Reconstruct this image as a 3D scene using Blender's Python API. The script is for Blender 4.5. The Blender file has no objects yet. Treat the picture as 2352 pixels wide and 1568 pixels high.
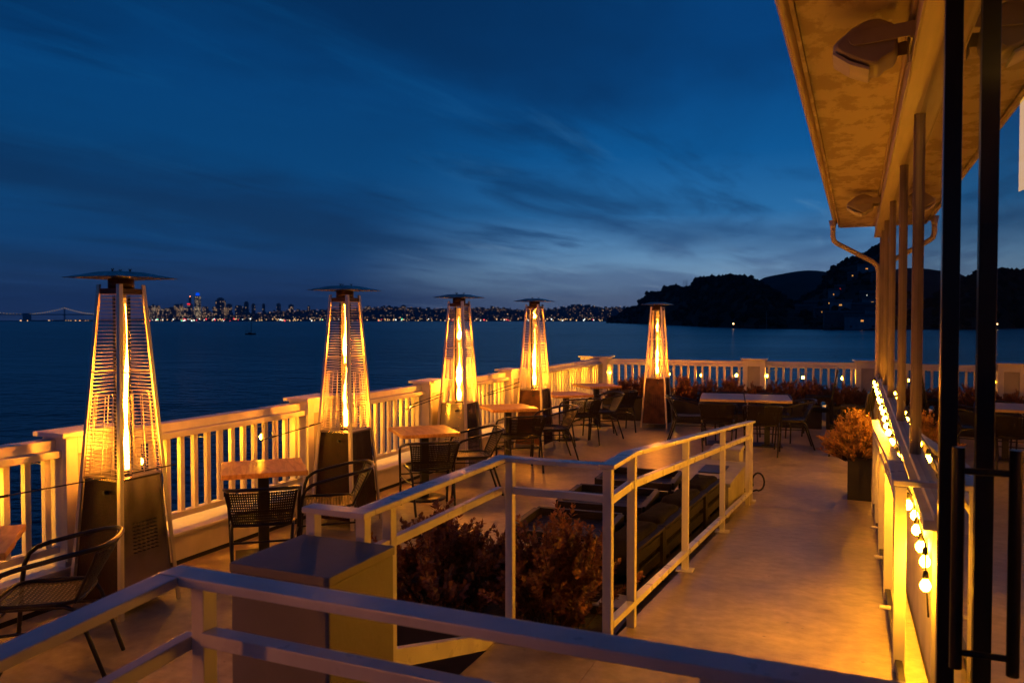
import bpy, bmesh, math, random
from mathutils import Vector, Matrix, noise
PI = math.pi
S = bpy.context.scene
COL = S.collection
random.seed(7)

# ------------------------------------------------------------------ camera model
FPX, CX, CY, HZ, EYE = 1829.0, 1176.0, 784.0, 735.0, 1.95
PIT = math.atan((CY - HZ) / FPX)
YAW = math.atan(792 / math.hypot(FPX, 49))
FW = Vector((-math.sin(YAW) * math.cos(PIT), math.cos(YAW) * math.cos(PIT), -math.sin(PIT)))
RT = Vector((math.cos(YAW), math.sin(YAW), 0))
UP = RT.cross(FW)
SEA = -4.0


def ray(x, y):
    return FW + RT * ((x - CX) / FPX) + UP * ((CY - y) / FPX)


def far_pt(x, y, depth):
    """world point seen in direction (x, y) at a given depth"""
    return Vector((0, 0, EYE)) + ray(x, y) * depth


# ------------------------------------------------------------------ mesh builder
class MB:
    def __init__(self):
        self.v = []
        self.f = []
        self.sm = []

    def add(self, vs, fs, smooth=False):
        b = len(self.v)
        self.v += [Vector(p) for p in vs]
        for q in fs:
            self.f.append(tuple(b + i for i in q))
            self.sm.append(smooth)
        return self

    def box(self, x0, x1, y0, y1, z0, z1):
        vs = [(x, y, z) for z in (z0, z1) for y in (y0, y1) for x in (x0, x1)]
        return self.add(vs, [(0, 2, 3, 1), (4, 5, 7, 6), (0, 1, 5, 4), (2, 6, 7, 3), (0, 4, 6, 2), (1, 3, 7, 5)])

    def hexa(self, p):
        """8 points: bottom ring of 4 then top ring of 4 (ccw from above)"""
        return self.add(p, [(3, 2, 1, 0), (4, 5, 6, 7), (0, 1, 5, 4), (1, 2, 6, 5), (2, 3, 7, 6), (3, 0, 4, 7)])

    def beam(self, a, b, w, h, up=(0, 0, 1)):
        a = Vector(a); b = Vector(b)
        d = (b - a).normalized(); u = Vector(up)
        s = d.cross(u)
        if s.length < 1e-5:
            s = d.cross(Vector((1, 0, 0)))
        s.normalize(); u = s.cross(d).normalized()
        s *= w / 2; u *= h / 2
        p = [a - s - u, a + s - u, b + s - u, b - s - u, a - s + u, a + s + u, b + s + u, b - s + u]
        return self.hexa(p)

    def tube(self, pts, r, n=8, caps=True, closed=False):
        pts = [Vector(p) for p in pts]
        m = len(pts)
        rs = r if isinstance(r, (list, tuple)) else [r] * m
        vs = []
        prev = None
        for i, p in enumerate(pts):
            if closed:
                t = pts[(i + 1) % m] - pts[i - 1]
            else:
                t = pts[min(i + 1, m - 1)] - pts[max(i - 1, 0)]
            if t.length < 1e-9:
                t = Vector((0, 0, 1))
            t.normalize()
            if prev is None:
                a = t.cross(Vector((0, 0, 1)))
                if a.length < 1e-3:
                    a = t.cross(Vector((1, 0, 0)))
            else:
                a = prev - t * prev.dot(t)
                if a.length < 1e-6:
                    a = t.orthogonal()
            a.normalize(); prev = a
            b = t.cross(a)
            for k in range(n):
                an = 2 * PI * k / n
                vs.append(p + (a * math.cos(an) + b * math.sin(an)) * rs[i])
        fs = []
        for i in range(m if closed else m - 1):
            j = (i + 1) % m
            for k in range(n):
                l = (k + 1) % n
                fs.append((i * n + k, i * n + l, j * n + l, j * n + k))
        self.add(vs, fs, True)
        if caps and not closed:
            self.add(vs[:n], [tuple(range(n - 1, -1, -1))])
            self.add(vs[-n:], [tuple(range(n))])
        return self

    def lathe(self, prof, n=16, c=(0, 0, 0), smooth=True, wob=None):
        vs = []
        for i, (r, z) in enumerate(prof):
            for k in range(n):
                an = 2 * PI * k / n
                ox = oy = 0
                if wob:
                    ox, oy = wob[i]
                vs.append((c[0] + ox + r * math.cos(an), c[1] + oy + r * math.sin(an), c[2] + z))
        fs = []
        for i in range(len(prof) - 1):
            for k in range(n):
                l = (k + 1) % n
                fs.append((i * n + k, i * n + l, (i + 1) * n + l, (i + 1) * n + k))
        fs.append(tuple(range(n - 1, -1, -1)))
        fs.append(tuple((len(prof) - 1) * n + k for k in range(n)))
        return self.add(vs, fs, smooth)

    def prism(self, poly, axis, a, b):
        """extrude 2D polygon along axis between a and b"""
        def P(u, v, w):
            return {'x': (w, u, v), 'y': (u, w, v), 'z': (u, v, w)}[axis]
        n = len(poly)
        vs = [P(u, v, a) for u, v in poly] + [P(u, v, b) for u, v in poly]
        fs = [tuple(range(n - 1, -1, -1)), tuple(range(n, 2 * n))]
        for i in range(n):
            j = (i + 1) % n
            fs.append((i, j, n + j, n + i))
        return self.add(vs, fs)

    def xf(self, M, start=0):
        for i in range(start, len(self.v)):
            self.v[i] = M @ self.v[i]
        return self

    def build(self, name, mat, parent=None, bevel=0.0, world=False, fixn=True):
        off = Vector((0, 0, 0))
        if world and parent is not None:
            q = parent
            while q is not None:
                off += q.location
                q = q.parent
        me = bpy.data.meshes.new(name)
        me.from_pydata([tuple(p - off) for p in self.v], [], self.f)
        for p, s in zip(me.polygons, self.sm):
            p.use_smooth = s
        if fixn or bevel > 0:
            bm = bmesh.new(); bm.from_mesh(me)
            if fixn:
                bmesh.ops.recalc_face_normals(bm, faces=bm.faces)
            if bevel > 0:
                es = [e for e in bm.edges if len(e.link_faces) == 2 and e.calc_face_angle(0) > 0.6
                      and not (e.link_faces[0].smooth and e.link_faces[1].smooth)]
                bmesh.ops.bevel(bm, geom=es, offset=bevel, segments=2, affect='EDGES', profile=0.6, clamp_overlap=True)
            bm.to_mesh(me); bm.free()
        if mat is not None:
            me.materials.append(mat)
        o = bpy.data.objects.new(name, me)
        COL.objects.link(o)
        if parent is not None:
            o.parent = parent
        return o


def tag(o, label=None, cat=None, group=None, kind=None):
    if label: o['label'] = label
    if cat: o['category'] = cat
    if group: o['group'] = group
    if kind: o['kind'] = kind
    return o


def empty(name, loc, rz=0, label=None, cat=None, group=None):
    o = bpy.data.objects.new(name, None)
    o.empty_display_size = 0.1
    COL.objects.link(o)
    o.location = loc
    o.rotation_euler = (0, 0, rz)
    return tag(o, label, cat, group)


def kids(o):
    return [c for c in COL.objects if c.parent == o]


def dup(o, loc=None, rz=None, label=None, group=None, parent=None, swap=None):
    c = o.copy()
    COL.objects.link(c)
    if parent is not None:
        c.parent = parent
    if loc is not None: c.location = loc
    if rz is not None: c.rotation_euler = (0, 0, rz)
    if label: c['label'] = label
    if group: c['group'] = group
    for ch in list(o.children):
        dup(ch, parent=c)
    return c


# ------------------------------------------------------------------ materials
MATS = {}


def nt(name):
    m = bpy.data.materials.new(name)
    m.use_nodes = True
    t = m.node_tree
    t.nodes.clear()
    MATS[name] = m
    return m, t.nodes, t.links


def pbr(name, col, rough=0.5, metal=0.0, var=0.15, scale=6.0, bump=0.0, bscale=60.0, spec=0.5, rvar=0.0,
        stretch=(1, 1, 1), col2=None, detail=5, coat=0.0):
    m, N, L = nt(name)
    out = N.new('ShaderNodeOutputMaterial'); b = N.new('ShaderNodeBsdfPrincipled')
    L.new(b.outputs[0], out.inputs[0])
    tc = N.new('ShaderNodeTexCoord'); mp = N.new('ShaderNodeMapping')
    mp.inputs['Scale'].default_value = stretch
    L.new(tc.outputs['Object'], mp.inputs[0])
    n1 = N.new('ShaderNodeTexNoise'); n1.inputs['Scale'].default_value = scale; n1.inputs['Detail'].default_value = detail
    L.new(mp.outputs[0], n1.inputs['Vector'])
    mx = N.new('ShaderNodeMix'); mx.data_type = 'RGBA'
    c2 = col2 if col2 else tuple(c * (1 - var * 1.6) for c in col)
    mx.inputs[6].default_value = (*c2, 1)
    mx.inputs[7].default_value = (*[min(1, c * (1 + var * 0.5)) for c in col], 1)
    cr = N.new('ShaderNodeMapRange'); cr.inputs[1].default_value = 0.3; cr.inputs[2].default_value = 0.7
    L.new(n1.outputs[0], cr.inputs[0]); L.new(cr.outputs[0], mx.inputs[0])
    L.new(mx.outputs[2], b.inputs['Base Color'])
    b.inputs['Roughness'].default_value = rough
    b.inputs['Metallic'].default_value = metal
    b.inputs['Specular IOR Level'].default_value = spec
    b.inputs['Coat Weight'].default_value = coat
    if rvar > 0:
        n3 = N.new('ShaderNodeTexNoise'); n3.inputs['Scale'].default_value = scale * 1.7; n3.inputs['Detail'].default_value = 6
        L.new(mp.outputs[0], n3.inputs['Vector'])
        r = N.new('ShaderNodeMapRange'); r.inputs[1].default_value = 0.3; r.inputs[2].default_value = 0.7
        r.inputs[3].default_value = max(0.02, rough - rvar); r.inputs[4].default_value = min(1, rough + rvar)
        L.new(n3.outputs[0], r.inputs[0]); L.new(r.outputs[0], b.inputs['Roughness'])
    if bump > 0:
        n2 = N.new('ShaderNodeTexNoise'); n2.inputs['Scale'].default_value = bscale; n2.inputs['Detail'].default_value = 4
        L.new(mp.outputs[0], n2.inputs['Vector'])
        bp = N.new('ShaderNodeBump'); bp.inputs['Strength'].default_value = bump; bp.inputs['Distance'].default_value = 0.01
        L.new(n2.outputs[0], bp.inputs['Height']); L.new(bp.outputs[0], b.inputs['Normal'])
    return m


def emis(name, col, strength, sampled=True):
    m, N, L = nt(name)
    out = N.new('ShaderNodeOutputMaterial'); e = N.new('ShaderNodeEmission')
    e.inputs[0].default_value = (*col, 1); e.inputs[1].default_value = strength
    L.new(e.outputs[0], out.inputs[0])
    if not sampled:
        m.cycles.emission_sampling = 'NONE'
    return m


def deck_mat(name, tint=(0.56, 0.45, 0.29)):
    m, N, L = nt(name)
    out = N.new('ShaderNodeOutputMaterial'); b = N.new('ShaderNodeBsdfPrincipled'); L.new(b.outputs[0], out.inputs[0])
    tc = N.new('ShaderNodeTexCoord')
    big = N.new('ShaderNodeTexNoise'); big.inputs['Scale'].default_value = 0.9; big.inputs['Detail'].default_value = 7; big.inputs['Roughness'].default_value = 0.62
    big.inputs['Distortion'].default_value = 0.6
    fine = N.new('ShaderNodeTexNoise'); fine.inputs['Scale'].default_value = 14; fine.inputs['Detail'].default_value = 8
    for n in (big, fine): L.new(tc.outputs['Object'], n.inputs['Vector'])
    r1 = N.new('ShaderNodeMapRange'); r1.inputs[1].default_value = 0.28; r1.inputs[2].default_value = 0.66
    L.new(big.outputs[0], r1.inputs[0])
    m1 = N.new('ShaderNodeMix'); m1.data_type = 'RGBA'
    m1.inputs[6].default_value = (tint[0] * .50, tint[1] * .47, tint[2] * .44, 1); m1.inputs[7].default_value = (*tint, 1)
    L.new(r1.outputs[0], m1.inputs[0])
    r2 = N.new('ShaderNodeMapRange'); r2.inputs[1].default_value = 0.3; r2.inputs[2].default_value = 0.75
    r2.inputs[3].default_value = 0.75; r2.inputs[4].default_value = 1.1
    L.new(fine.outputs[0], r2.inputs[0])
    mu = N.new('ShaderNodeMix'); mu.data_type = 'RGBA'; mu.blend_type = 'MULTIPLY'; mu.inputs[0].default_value = 1
    cmb = N.new('ShaderNodeCombineColor')
    for i in range(3): L.new(r2.outputs[0], cmb.inputs[i])
    L.new(m1.outputs[2], mu.inputs[6]); L.new(cmb.outputs[0], mu.inputs[7])
    mid = N.new('ShaderNodeTexNoise'); mid.inputs['Scale'].default_value = 3.4; mid.inputs['Detail'].default_value = 9; mid.inputs['Roughness'].default_value = .7
    L.new(tc.outputs['Object'], mid.inputs['Vector'])
    vo = N.new('ShaderNodeTexVoronoi'); vo.inputs['Scale'].default_value = 7; vo.inputs['Randomness'].default_value = 1
    L.new(tc.outputs['Object'], vo.inputs['Vector'])
    sp = N.new('ShaderNodeMapRange'); sp.inputs[1].default_value = .035; sp.inputs[2].default_value = .075; sp.inputs[3].default_value = .45; sp.inputs[4].default_value = 1.0
    L.new(vo.outputs['Distance'], sp.inputs[0])
    md = N.new('ShaderNodeMapRange'); md.inputs[1].default_value = .32; md.inputs[2].default_value = .68; md.inputs[3].default_value = .70; md.inputs[4].default_value = 1.10
    L.new(mid.outputs[0], md.inputs[0])
    mm = N.new('ShaderNodeMath'); mm.operation = 'MULTIPLY'; L.new(sp.outputs[0], mm.inputs[0]); L.new(md.outputs[0], mm.inputs[1])
    c3 = N.new('ShaderNodeCombineColor')
    for i in range(3): L.new(mm.outputs[0], c3.inputs[i])
    mu2 = N.new('ShaderNodeMix'); mu2.data_type = 'RGBA'; mu2.blend_type = 'MULTIPLY'; mu2.inputs[0].default_value = 1
    L.new(mu.outputs[2], mu2.inputs[6]); L.new(c3.outputs[0], mu2.inputs[7])
    L.new(mu2.outputs[2], b.inputs['Base Color'])
    r3 = N.new('ShaderNodeMapRange'); r3.inputs[1].default_value = 0.25; r3.inputs[2].default_value = 0.75
    r3.inputs[3].default_value = 0.30; r3.inputs[4].default_value = 0.50
    L.new(big.outputs[0], r3.inputs[0]); L.new(r3.outputs[0], b.inputs['Roughness'])
    bp = N.new('ShaderNodeBump'); bp.inputs['Strength'].default_value = 0.3; bp.inputs['Distance'].default_value = 0.004
    ad = N.new('ShaderNodeMath'); ad.operation = 'ADD'
    f2 = N.new('ShaderNodeTexNoise'); f2.inputs['Scale'].default_value = 45; f2.inputs['Detail'].default_value = 3
    L.new(tc.outputs['Object'], f2.inputs['Vector'])
    L.new(big.outputs[0], ad.inputs[0]); L.new(f2.outputs[0], ad.inputs[1])
    L.new(ad.outputs[0], bp.inputs['Height']); L.new(bp.outputs[0], b.inputs['Normal'])
    return m


def wood_mat(name, c1, c2):
    m, N, L = nt(name)
    out = N.new('ShaderNodeOutputMaterial'); b = N.new('ShaderNodeBsdfPrincipled'); L.new(b.outputs[0], out.inputs[0])
    tc = N.new('ShaderNodeTexCoord'); mp = N.new('ShaderNodeMapping'); mp.inputs['Scale'].default_value = (2.0, 14, 6)
    oi = N.new('ShaderNodeObjectInfo'); ad = N.new('ShaderNodeVectorMath'); ad.operation = 'ADD'
    L.new(tc.outputs['Object'], ad.inputs[0])
    sc = N.new('ShaderNodeVectorMath'); sc.operation = 'SCALE'; sc.inputs[3].default_value = 1.0
    L.new(oi.outputs['Location'], sc.inputs[0]); L.new(sc.outputs[0], ad.inputs[1])
    L.new(ad.outputs[0], mp.inputs[0])
    n = N.new('ShaderNodeTexNoise'); n.inputs['Scale'].default_value = 1.6; n.inputs['Detail'].default_value = 6; n.inputs['Distortion'].default_value = 1.3
    L.new(mp.outputs[0], n.inputs['Vector'])
    r = N.new('ShaderNodeValToRGB'); r.color_ramp.elements[0].position = 0.34; r.color_ramp.elements[1].position = 0.62
    r.color_ramp.elements[0].color = (*c2, 1); r.color_ramp.elements[1].color = (*c1, 1)
    L.new(n.outputs[0], r.inputs[0]); L.new(r.outputs[0], b.inputs['Base Color'])
    b.inputs['Roughness'].default_value = 0.42
    bp = N.new('ShaderNodeBump'); bp.inputs['Strength'].default_value = 0.15; bp.inputs['Distance'].default_value = 0.005
    L.new(n.outputs[0], bp.inputs['Height']); L.new(bp.outputs[0], b.inputs['Normal'])
    return m


def glass_mat(name, ior, tint=(1, 1, 1), rough=0.0, boost=1.0):
    m, N, L = nt(name)
    out = N.new('ShaderNodeOutputMaterial'); mix = N.new('ShaderNodeMixShader')
    tr = N.new('ShaderNodeBsdfTransparent'); tr.inputs[0].default_value = (*tint, 1)
    gl = N.new('ShaderNodeBsdfGlossy'); gl.inputs['Roughness'].default_value = rough
    fr = N.new('ShaderNodeFresnel'); fr.inputs[0].default_value = ior
    mu = N.new('ShaderNodeMath'); mu.operation = 'MULTIPLY'; mu.inputs[1].default_value = boost; mu.use_clamp = True
    L.new(fr.outputs[0], mu.inputs[0]); L.new(mu.outputs[0], mix.inputs[0])
    L.new(tr.outputs[0], mix.inputs[1]); L.new(gl.outputs[0], mix.inputs[2]); L.new(mix.outputs[0], out.inputs[0])
    return m


def leaf_mat(name, c1, c2):
    m, N, L = nt(name)
    out = N.new('ShaderNodeOutputMaterial'); b = N.new('ShaderNodeBsdfPrincipled')
    tc = N.new('ShaderNodeTexCoord'); n = N.new('ShaderNodeTexNoise'); n.inputs['Scale'].default_value = 9; n.inputs['Detail'].default_value = 4
    L.new(tc.outputs['Object'], n.inputs['Vector'])
    r = N.new('ShaderNodeValToRGB'); r.color_ramp.elements[0].position = 0.35; r.color_ramp.elements[1].position = 0.65
    r.color_ramp.elements[0].color = (*c2, 1); r.color_ramp.elements[1].color = (*c1, 1)
    L.new(n.outputs[0], r.inputs[0]); L.new(r.outputs[0], b.inputs['Base Color'])
    b.inputs['Roughness'].default_value = 0.55
    tl = N.new('ShaderNodeBsdfTranslucent'); L.new(r.outputs[0], tl.inputs[0])
    mx = N.new('ShaderNodeMixShader'); mx.inputs[0].default_value = 0.22
    L.new(b.outputs[0], mx.inputs[1]); L.new(tl.outputs[0], mx.inputs[2]); L.new(mx.outputs[0], out.inputs[0])
    return m


M_deck = deck_mat('deck_paint')
M_white = pbr('white_paint', (0.78, 0.74, 0.68), 0.42, var=0.10, scale=5, bump=0.12, bscale=30, rvar=0.12)
M_rail = pbr('metal_rail_paint', (0.72, 0.67, 0.62), 0.32, var=0.10, scale=7, bump=0.02, bscale=40, rvar=0.08)
M_panel = pbr('post_panel_paint', (0.42, 0.40, 0.37), 0.6, var=0.12, scale=5)
M_curb = pbr('curb_paint', (0.70, 0.64, 0.56), 0.55, var=0.16, scale=3.2, bump=0.1, bscale=40, rvar=0.1)
M_black = pbr('black_gap', (0.012, 0.012, 0.013), 0.8, var=0.1)
M_rattan = pbr('rattan', (0.017, 0.013, 0.011), 0.38, var=0.3, scale=40, spec=0.4)
M_cframe = pbr('chair_frame_paint', (0.012, 0.010, 0.010), 0.30, var=0.2, scale=10, spec=0.4)
M_iron = pbr('black_iron', (0.016, 0.015, 0.015), 0.42, var=0.2, scale=9, bump=0.1, bscale=120)
M_wood = wood_mat('table_wood', (0.62, 0.36, 0.12), (0.40, 0.19, 0.055))
M_woodpale = wood_mat('table_wood_pale', (0.56, 0.40, 0.24), (0.42, 0.28, 0.16))
M_steel = pbr('stainless', (0.42, 0.37, 0.31), 0.20, metal=1.0, var=0.10, scale=3, bump=0.03, bscale=5, rvar=0.05)
M_alu = pbr('aluminium_post', (0.66, 0.60, 0.55), 0.38, metal=0.85, var=0.1, scale=12, stretch=(1, 1, .15))
M_bronze = pbr('hammered_bronze', (0.026, 0.007, 0.0035), 0.45, metal=0.0, var=0.3, scale=16, bump=0.55, bscale=110, rvar=0.08, spec=0.2)
M_rust = pbr('rusted_bronze', (0.15, 0.05, 0.02), 0.5, metal=0.25, var=0.5, scale=7, bump=0.5, bscale=90, rvar=0.12)
M_wire = pbr('guard_wire', (0.68, 0.60, 0.50), 0.30, metal=0.9, var=0.1)
M_hat = pbr('reflector_sheet', (0.30, 0.29, 0.29), 0.33, metal=0.75, var=0.3, scale=9, rvar=0.12)
M_collar = pbr('collar_paint', (0.07, 0.03, 0.025), 0.5, metal=0.3, var=0.3)
M_tube = glass_mat('tube_glass', 1.5, (0.98, 0.95, 0.90), 0.06, 1.6)
M_window = glass_mat('window_glass', 1.75, (0.75, 0.78, 0.8), 0.004, .78)
M_cable = pbr('cable_black', (0.01, 0.01, 0.01), 0.5)
M_grey = pbr('grey_box_paint', (0.21, 0.185, 0.165), 0.6, var=0.14, scale=4, bump=0.1, bscale=60)
M_conc = pbr('pale_concrete', (0.46, 0.43, 0.39), 0.65, var=0.18, scale=5, bump=0.2, bscale=40)
M_tableblk = pbr('black_stained_wood', (0.024, 0.018, 0.015), 0.5, spec=0.25, var=0.4, scale=5, stretch=(3, 30, 30), bump=0.15, bscale=10)
M_sofaframe = pbr('dark_pallet_wood', (0.026, 0.019, 0.016), 0.6, spec=0.25, var=0.4, scale=5, stretch=(30, 3, 30), bump=0.2, bscale=12)
M_cushion = pbr('charcoal_cushion', (0.020, 0.017, 0.017), 0.95, var=0.3, scale=12, bump=0.5, bscale=200, spec=0.08)
M_planter = pbr('dark_planter', (0.022, 0.018, 0.016), 0.5, var=0.3, scale=6, bump=0.1)
M_soil = pbr('soil', (0.02, 0.015, 0.01), 0.95, var=0.4, scale=30, bump=0.6)
M_leafred = leaf_mat('leaf_reddish', (0.30, 0.115, 0.045), (0.12, 0.055, 0.025))
M_leafgold = leaf_mat('leaf_golden', (0.50, 0.27, 0.11), (0.32, 0.16, 0.065))
M_stem = pbr('stem', (0.06, 0.035, 0.02), 0.8)
M_blacktrim = pbr('black_door_metal', (0.012, 0.011, 0.012), 0.28, metal=0.3, var=0.2)
M_mull = pbr('mullion_paint', (0.30, 0.22, 0.17), 0.5, var=0.25, scale=8, stretch=(1, 1, .3), bump=0.2)
M_speaker = pbr('speaker_plastic', (0.36, 0.29, 0.24), 0.5, var=0.1)
M_grille = pbr('speaker_grille', (0.62, 0.55, 0.50), 0.6, var=0.1, scale=8, bump=0.3, bscale=220)
M_roof = pbr('roof_shingle', (0.05, 0.048, 0.046), 0.8, var=0.3, scale=6, bump=0.3)
M_inner = pbr('interior_paint', (0.10, 0.085, 0.075), 0.8)
M_socket = pbr('bulb_socket', (0.015, 0.014, 0.013), 0.5)
M_bulb = emis('bulb_glow', (1.0, 0.37, 0.011), 640.0)
M_pendant = emis('pendant_glow', (1.0, 0.50, 0.07), 3.5)


def soffit_mat():
    m, N, L = nt('soffit_paint')
    out = N.new('ShaderNodeOutputMaterial'); b = N.new('ShaderNodeBsdfPrincipled'); L.new(b.outputs[0], out.inputs[0])
    tc = N.new('ShaderNodeTexCoord')
    mp = N.new('ShaderNodeMapping'); mp.inputs['Scale'].default_value = (2.2, 1.2, 1)
    L.new(tc.outputs['Object'], mp.inputs[0])
    n = N.new('ShaderNodeTexNoise'); n.inputs['Scale'].default_value = 1.9; n.inputs['Detail'].default_value = 9; n.inputs['Roughness'].default_value = 0.68
    L.new(mp.outputs[0], n.inputs['Vector'])
    sx = N.new('ShaderNodeSeparateXYZ'); L.new(tc.outputs['Object'], sx.inputs[0])
    ed = N.new('ShaderNodeMapRange'); ed.inputs[1].default_value = -0.36; ed.inputs[2].default_value = 0.10
    ed.inputs[3].default_value = 0.085; ed.inputs[4].default_value = -0.22
    L.new(sx.outputs[0], ed.inputs[0])
    ad = N.new('ShaderNodeMath'); ad.operation = 'ADD'; L.new(n.outputs[0], ad.inputs[0]); L.new(ed.outputs[0], ad.inputs[1])
    r = N.new('ShaderNodeMapRange'); r.inputs[1].default_value = 0.56; r.inputs[2].default_value = 0.62
    L.new(ad.outputs[0], r.inputs[0])
    mx = N.new('ShaderNodeMix'); mx.data_type = 'RGBA'
    mx.inputs[6].default_value = (0.50, 0.40, 0.32, 1); mx.inputs[7].default_value = (0.31, 0.22, 0.165, 1)
    L.new(r.outputs[0], mx.inputs[0]); L.new(mx.outputs[2], b.inputs['Base Color'])
    b.inputs['Roughness'].default_value = 0.6
    return m


M_soffit = soffit_mat()
M_beam = pbr('beam_paint', (0.52, 0.42, 0.34), 0.5, var=0.12, scale=3, stretch=(8, .5, 8), bump=0.15, bscale=12)


def flame_mat():
    m, N, L = nt('flame')
    out = N.new('ShaderNodeOutputMaterial'); e = N.new('ShaderNodeEmission')
    tc = N.new('ShaderNodeTexCoord'); sx = N.new('ShaderNodeSeparateXYZ'); L.new(tc.outputs['Object'], sx.inputs[0])
    mr = N.new('ShaderNodeMapRange'); mr.inputs[1].default_value = 0.92; mr.inputs[2].default_value = 1.06
    L.new(sx.outputs[2], mr.inputs[0])
    rp = N.new('ShaderNodeValToRGB')
    rp.color_ramp.elements[0].color = (0.003, 0.003, 0.006, 1); rp.color_ramp.elements[1].color = (1.0, 0.285, 0.014, 1)
    L.new(mr.outputs[0], rp.inputs[0]); L.new(rp.outputs[0], e.inputs[0])
    e.inputs[1].default_value = FLAME
    L.new(e.outputs[0], out.inputs[0])
    return m


FLAME = 430.0
M_flame = flame_mat()


def tube_glow_mat():  # emission stands in for the flame's orange reflections on the glass tube
    m, N, L = nt('painted_tube_glow')
    out = N.new('ShaderNodeOutputMaterial'); e = N.new('ShaderNodeEmission')
    e.inputs[0].default_value = (1.0, 0.36, 0.035, 1); e.inputs[1].default_value = 1.5
    tr = N.new('ShaderNodeBsdfTransparent'); ad = N.new('ShaderNodeMixShader')
    lw = N.new('ShaderNodeLayerWeight'); lw.inputs[0].default_value = 0.5
    tc = N.new('ShaderNodeTexCoord'); mp = N.new('ShaderNodeMapping'); mp.inputs['Scale'].default_value = (14, 14, 2.5)
    L.new(tc.outputs['Object'], mp.inputs[0])
    n = N.new('ShaderNodeTexNoise'); n.inputs['Scale'].default_value = 1.5; L.new(mp.outputs[0], n.inputs['Vector'])
    mr = N.new('ShaderNodeMapRange'); mr.inputs[1].default_value = 0.35; mr.inputs[2].default_value = 0.7
    mr.inputs[3].default_value = 0.12; mr.inputs[4].default_value = 0.62
    L.new(n.outputs[0], mr.inputs[0])
    iv = N.new('ShaderNodeMath'); iv.operation = 'SUBTRACT'; iv.inputs[0].default_value = 1.0; L.new(lw.outputs['Facing'], iv.inputs[1])
    mu = N.new('ShaderNodeMath'); mu.operation = 'MULTIPLY'; L.new(iv.outputs[0], mu.inputs[0]); L.new(mr.outputs[0], mu.inputs[1])
    L.new(mu.outputs[0], ad.inputs[0]); L.new(tr.outputs[0], ad.inputs[1]); L.new(e.outputs[0], ad.inputs[2])
    L.new(ad.outputs[0], out.inputs[0])
    m.cycles.emission_sampling = 'NONE'
    return m


M_tubeglow = tube_glow_mat()

# ------------------------------------------------------------------ ground: deck, ramp, landing
GY0, GY1 = -2.5, 16.25
mb = MB(); mb.box(-4.95, 6.0, GY0, 17.6, -0.35, 0.0)
tag(mb.build('deck', M_deck), kind='structure')
RX0, RX1 = -1.06, 0.295
mb = MB()
ry = 8.66
mb.prism([(-2.5, 0.004), (ry, 0.004), (3.62, 0.42), (-2.5, 0.42)], 'x', RX0, RX1)
tag(mb.build('ramp', M_deck), kind='structure')
mb = MB(); mb.box(-1.56, RX0 - 0.002, 1.50, 3.55, 0.30, 0.42)
tag(mb.build('landing', M_deck), kind='structure')

# ------------------------------------------------------------------ outer railing
L_POST = [3.75, 6.36, 8.76, 11.37]
FR = math.radians(3.2)          # far rail is slightly turned
FO = Vector((-4.95, 16.35, 0))  # inner corner of the two rails


def farM():
    return Matrix.Translation(FO) @ Matrix.Rotation(FR, 4, 'Z')


# curbs
cu = empty('parapet', (-5.15, 7, 0), 0, 'low white parapet under the left railing with a dark gap at the floor', 'parapet')
mb = MB(); mb.box(-5.36, -4.95, GY0, 16.3, 0.035, 0.235); mb.build('wall', M_curb, cu, 0.004, world=True)
mb = MB(); mb.box(-5.40, -4.932, GY0, 16.3, 0.236, 0.258); mb.build('ledge', M_white, cu, 0.004, world=True)
mb = MB(); mb.box(-5.34, -4.958, GY0, 16.3, -0.3, 0.034); mb.build('recess', M_black, cu, world=True)
cu = empty('parapet', (-2, 16.5, 0), 0, 'low white parapet under the far railing behind the dark planters', 'parapet')
mb = MB(); mb.box(0.03, 9.0, 0.0, 0.40, 0.0, 0.235); mb.xf(farM()); mb.build('wall', M_curb, cu, 0.004, world=True)
mb = MB(); mb.box(0.03, 9.0, -0.02, 0.44, 0.236, 0.258); mb.xf(farM()); mb.build('ledge', M_white, cu, 0.004, world=True)


def rail_section(name, M, u0, u1, label, origin):
    """rail run along local x between u0 and u1; local +y is the water side"""
    r = empty('railing', origin, 0, label, 'railing', 'white baluster railings round the deck')
    mb = MB(); mb.box(u0, u1, 0.055, 0.185, 1.062, 1.130); mb.xf(M); mb.build('cap_rail', M_white, r, 0.004, world=True)
    mb = MB(); mb.box(u0, u1, 0.0, 0.15, 1.012, 1.060); mb.xf(M); mb.build('lower_rail', M_white, r, 0.004, world=True)
    mb = MB(); mb.box(u0, u1, 0.03, 0.10, 0.355, 0.402); mb.xf(M); mb.build('bottom_rail', M_white, r, 0.003, world=True)
    mb = MB()
    n = max(2, int(round((u1 - u0) / 0.142)))
    p = (u1 - u0) / n
    for i in range(n):
        c = u0 + (i + 0.5) * p
        mb.box(c - .021, c + .021, 0.045, 0.085, 0.4025, 1.0115)
    mb.xf(M); mb.build('baluster_panel', M_white, r, 0.002, world=True)
    return r


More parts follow.
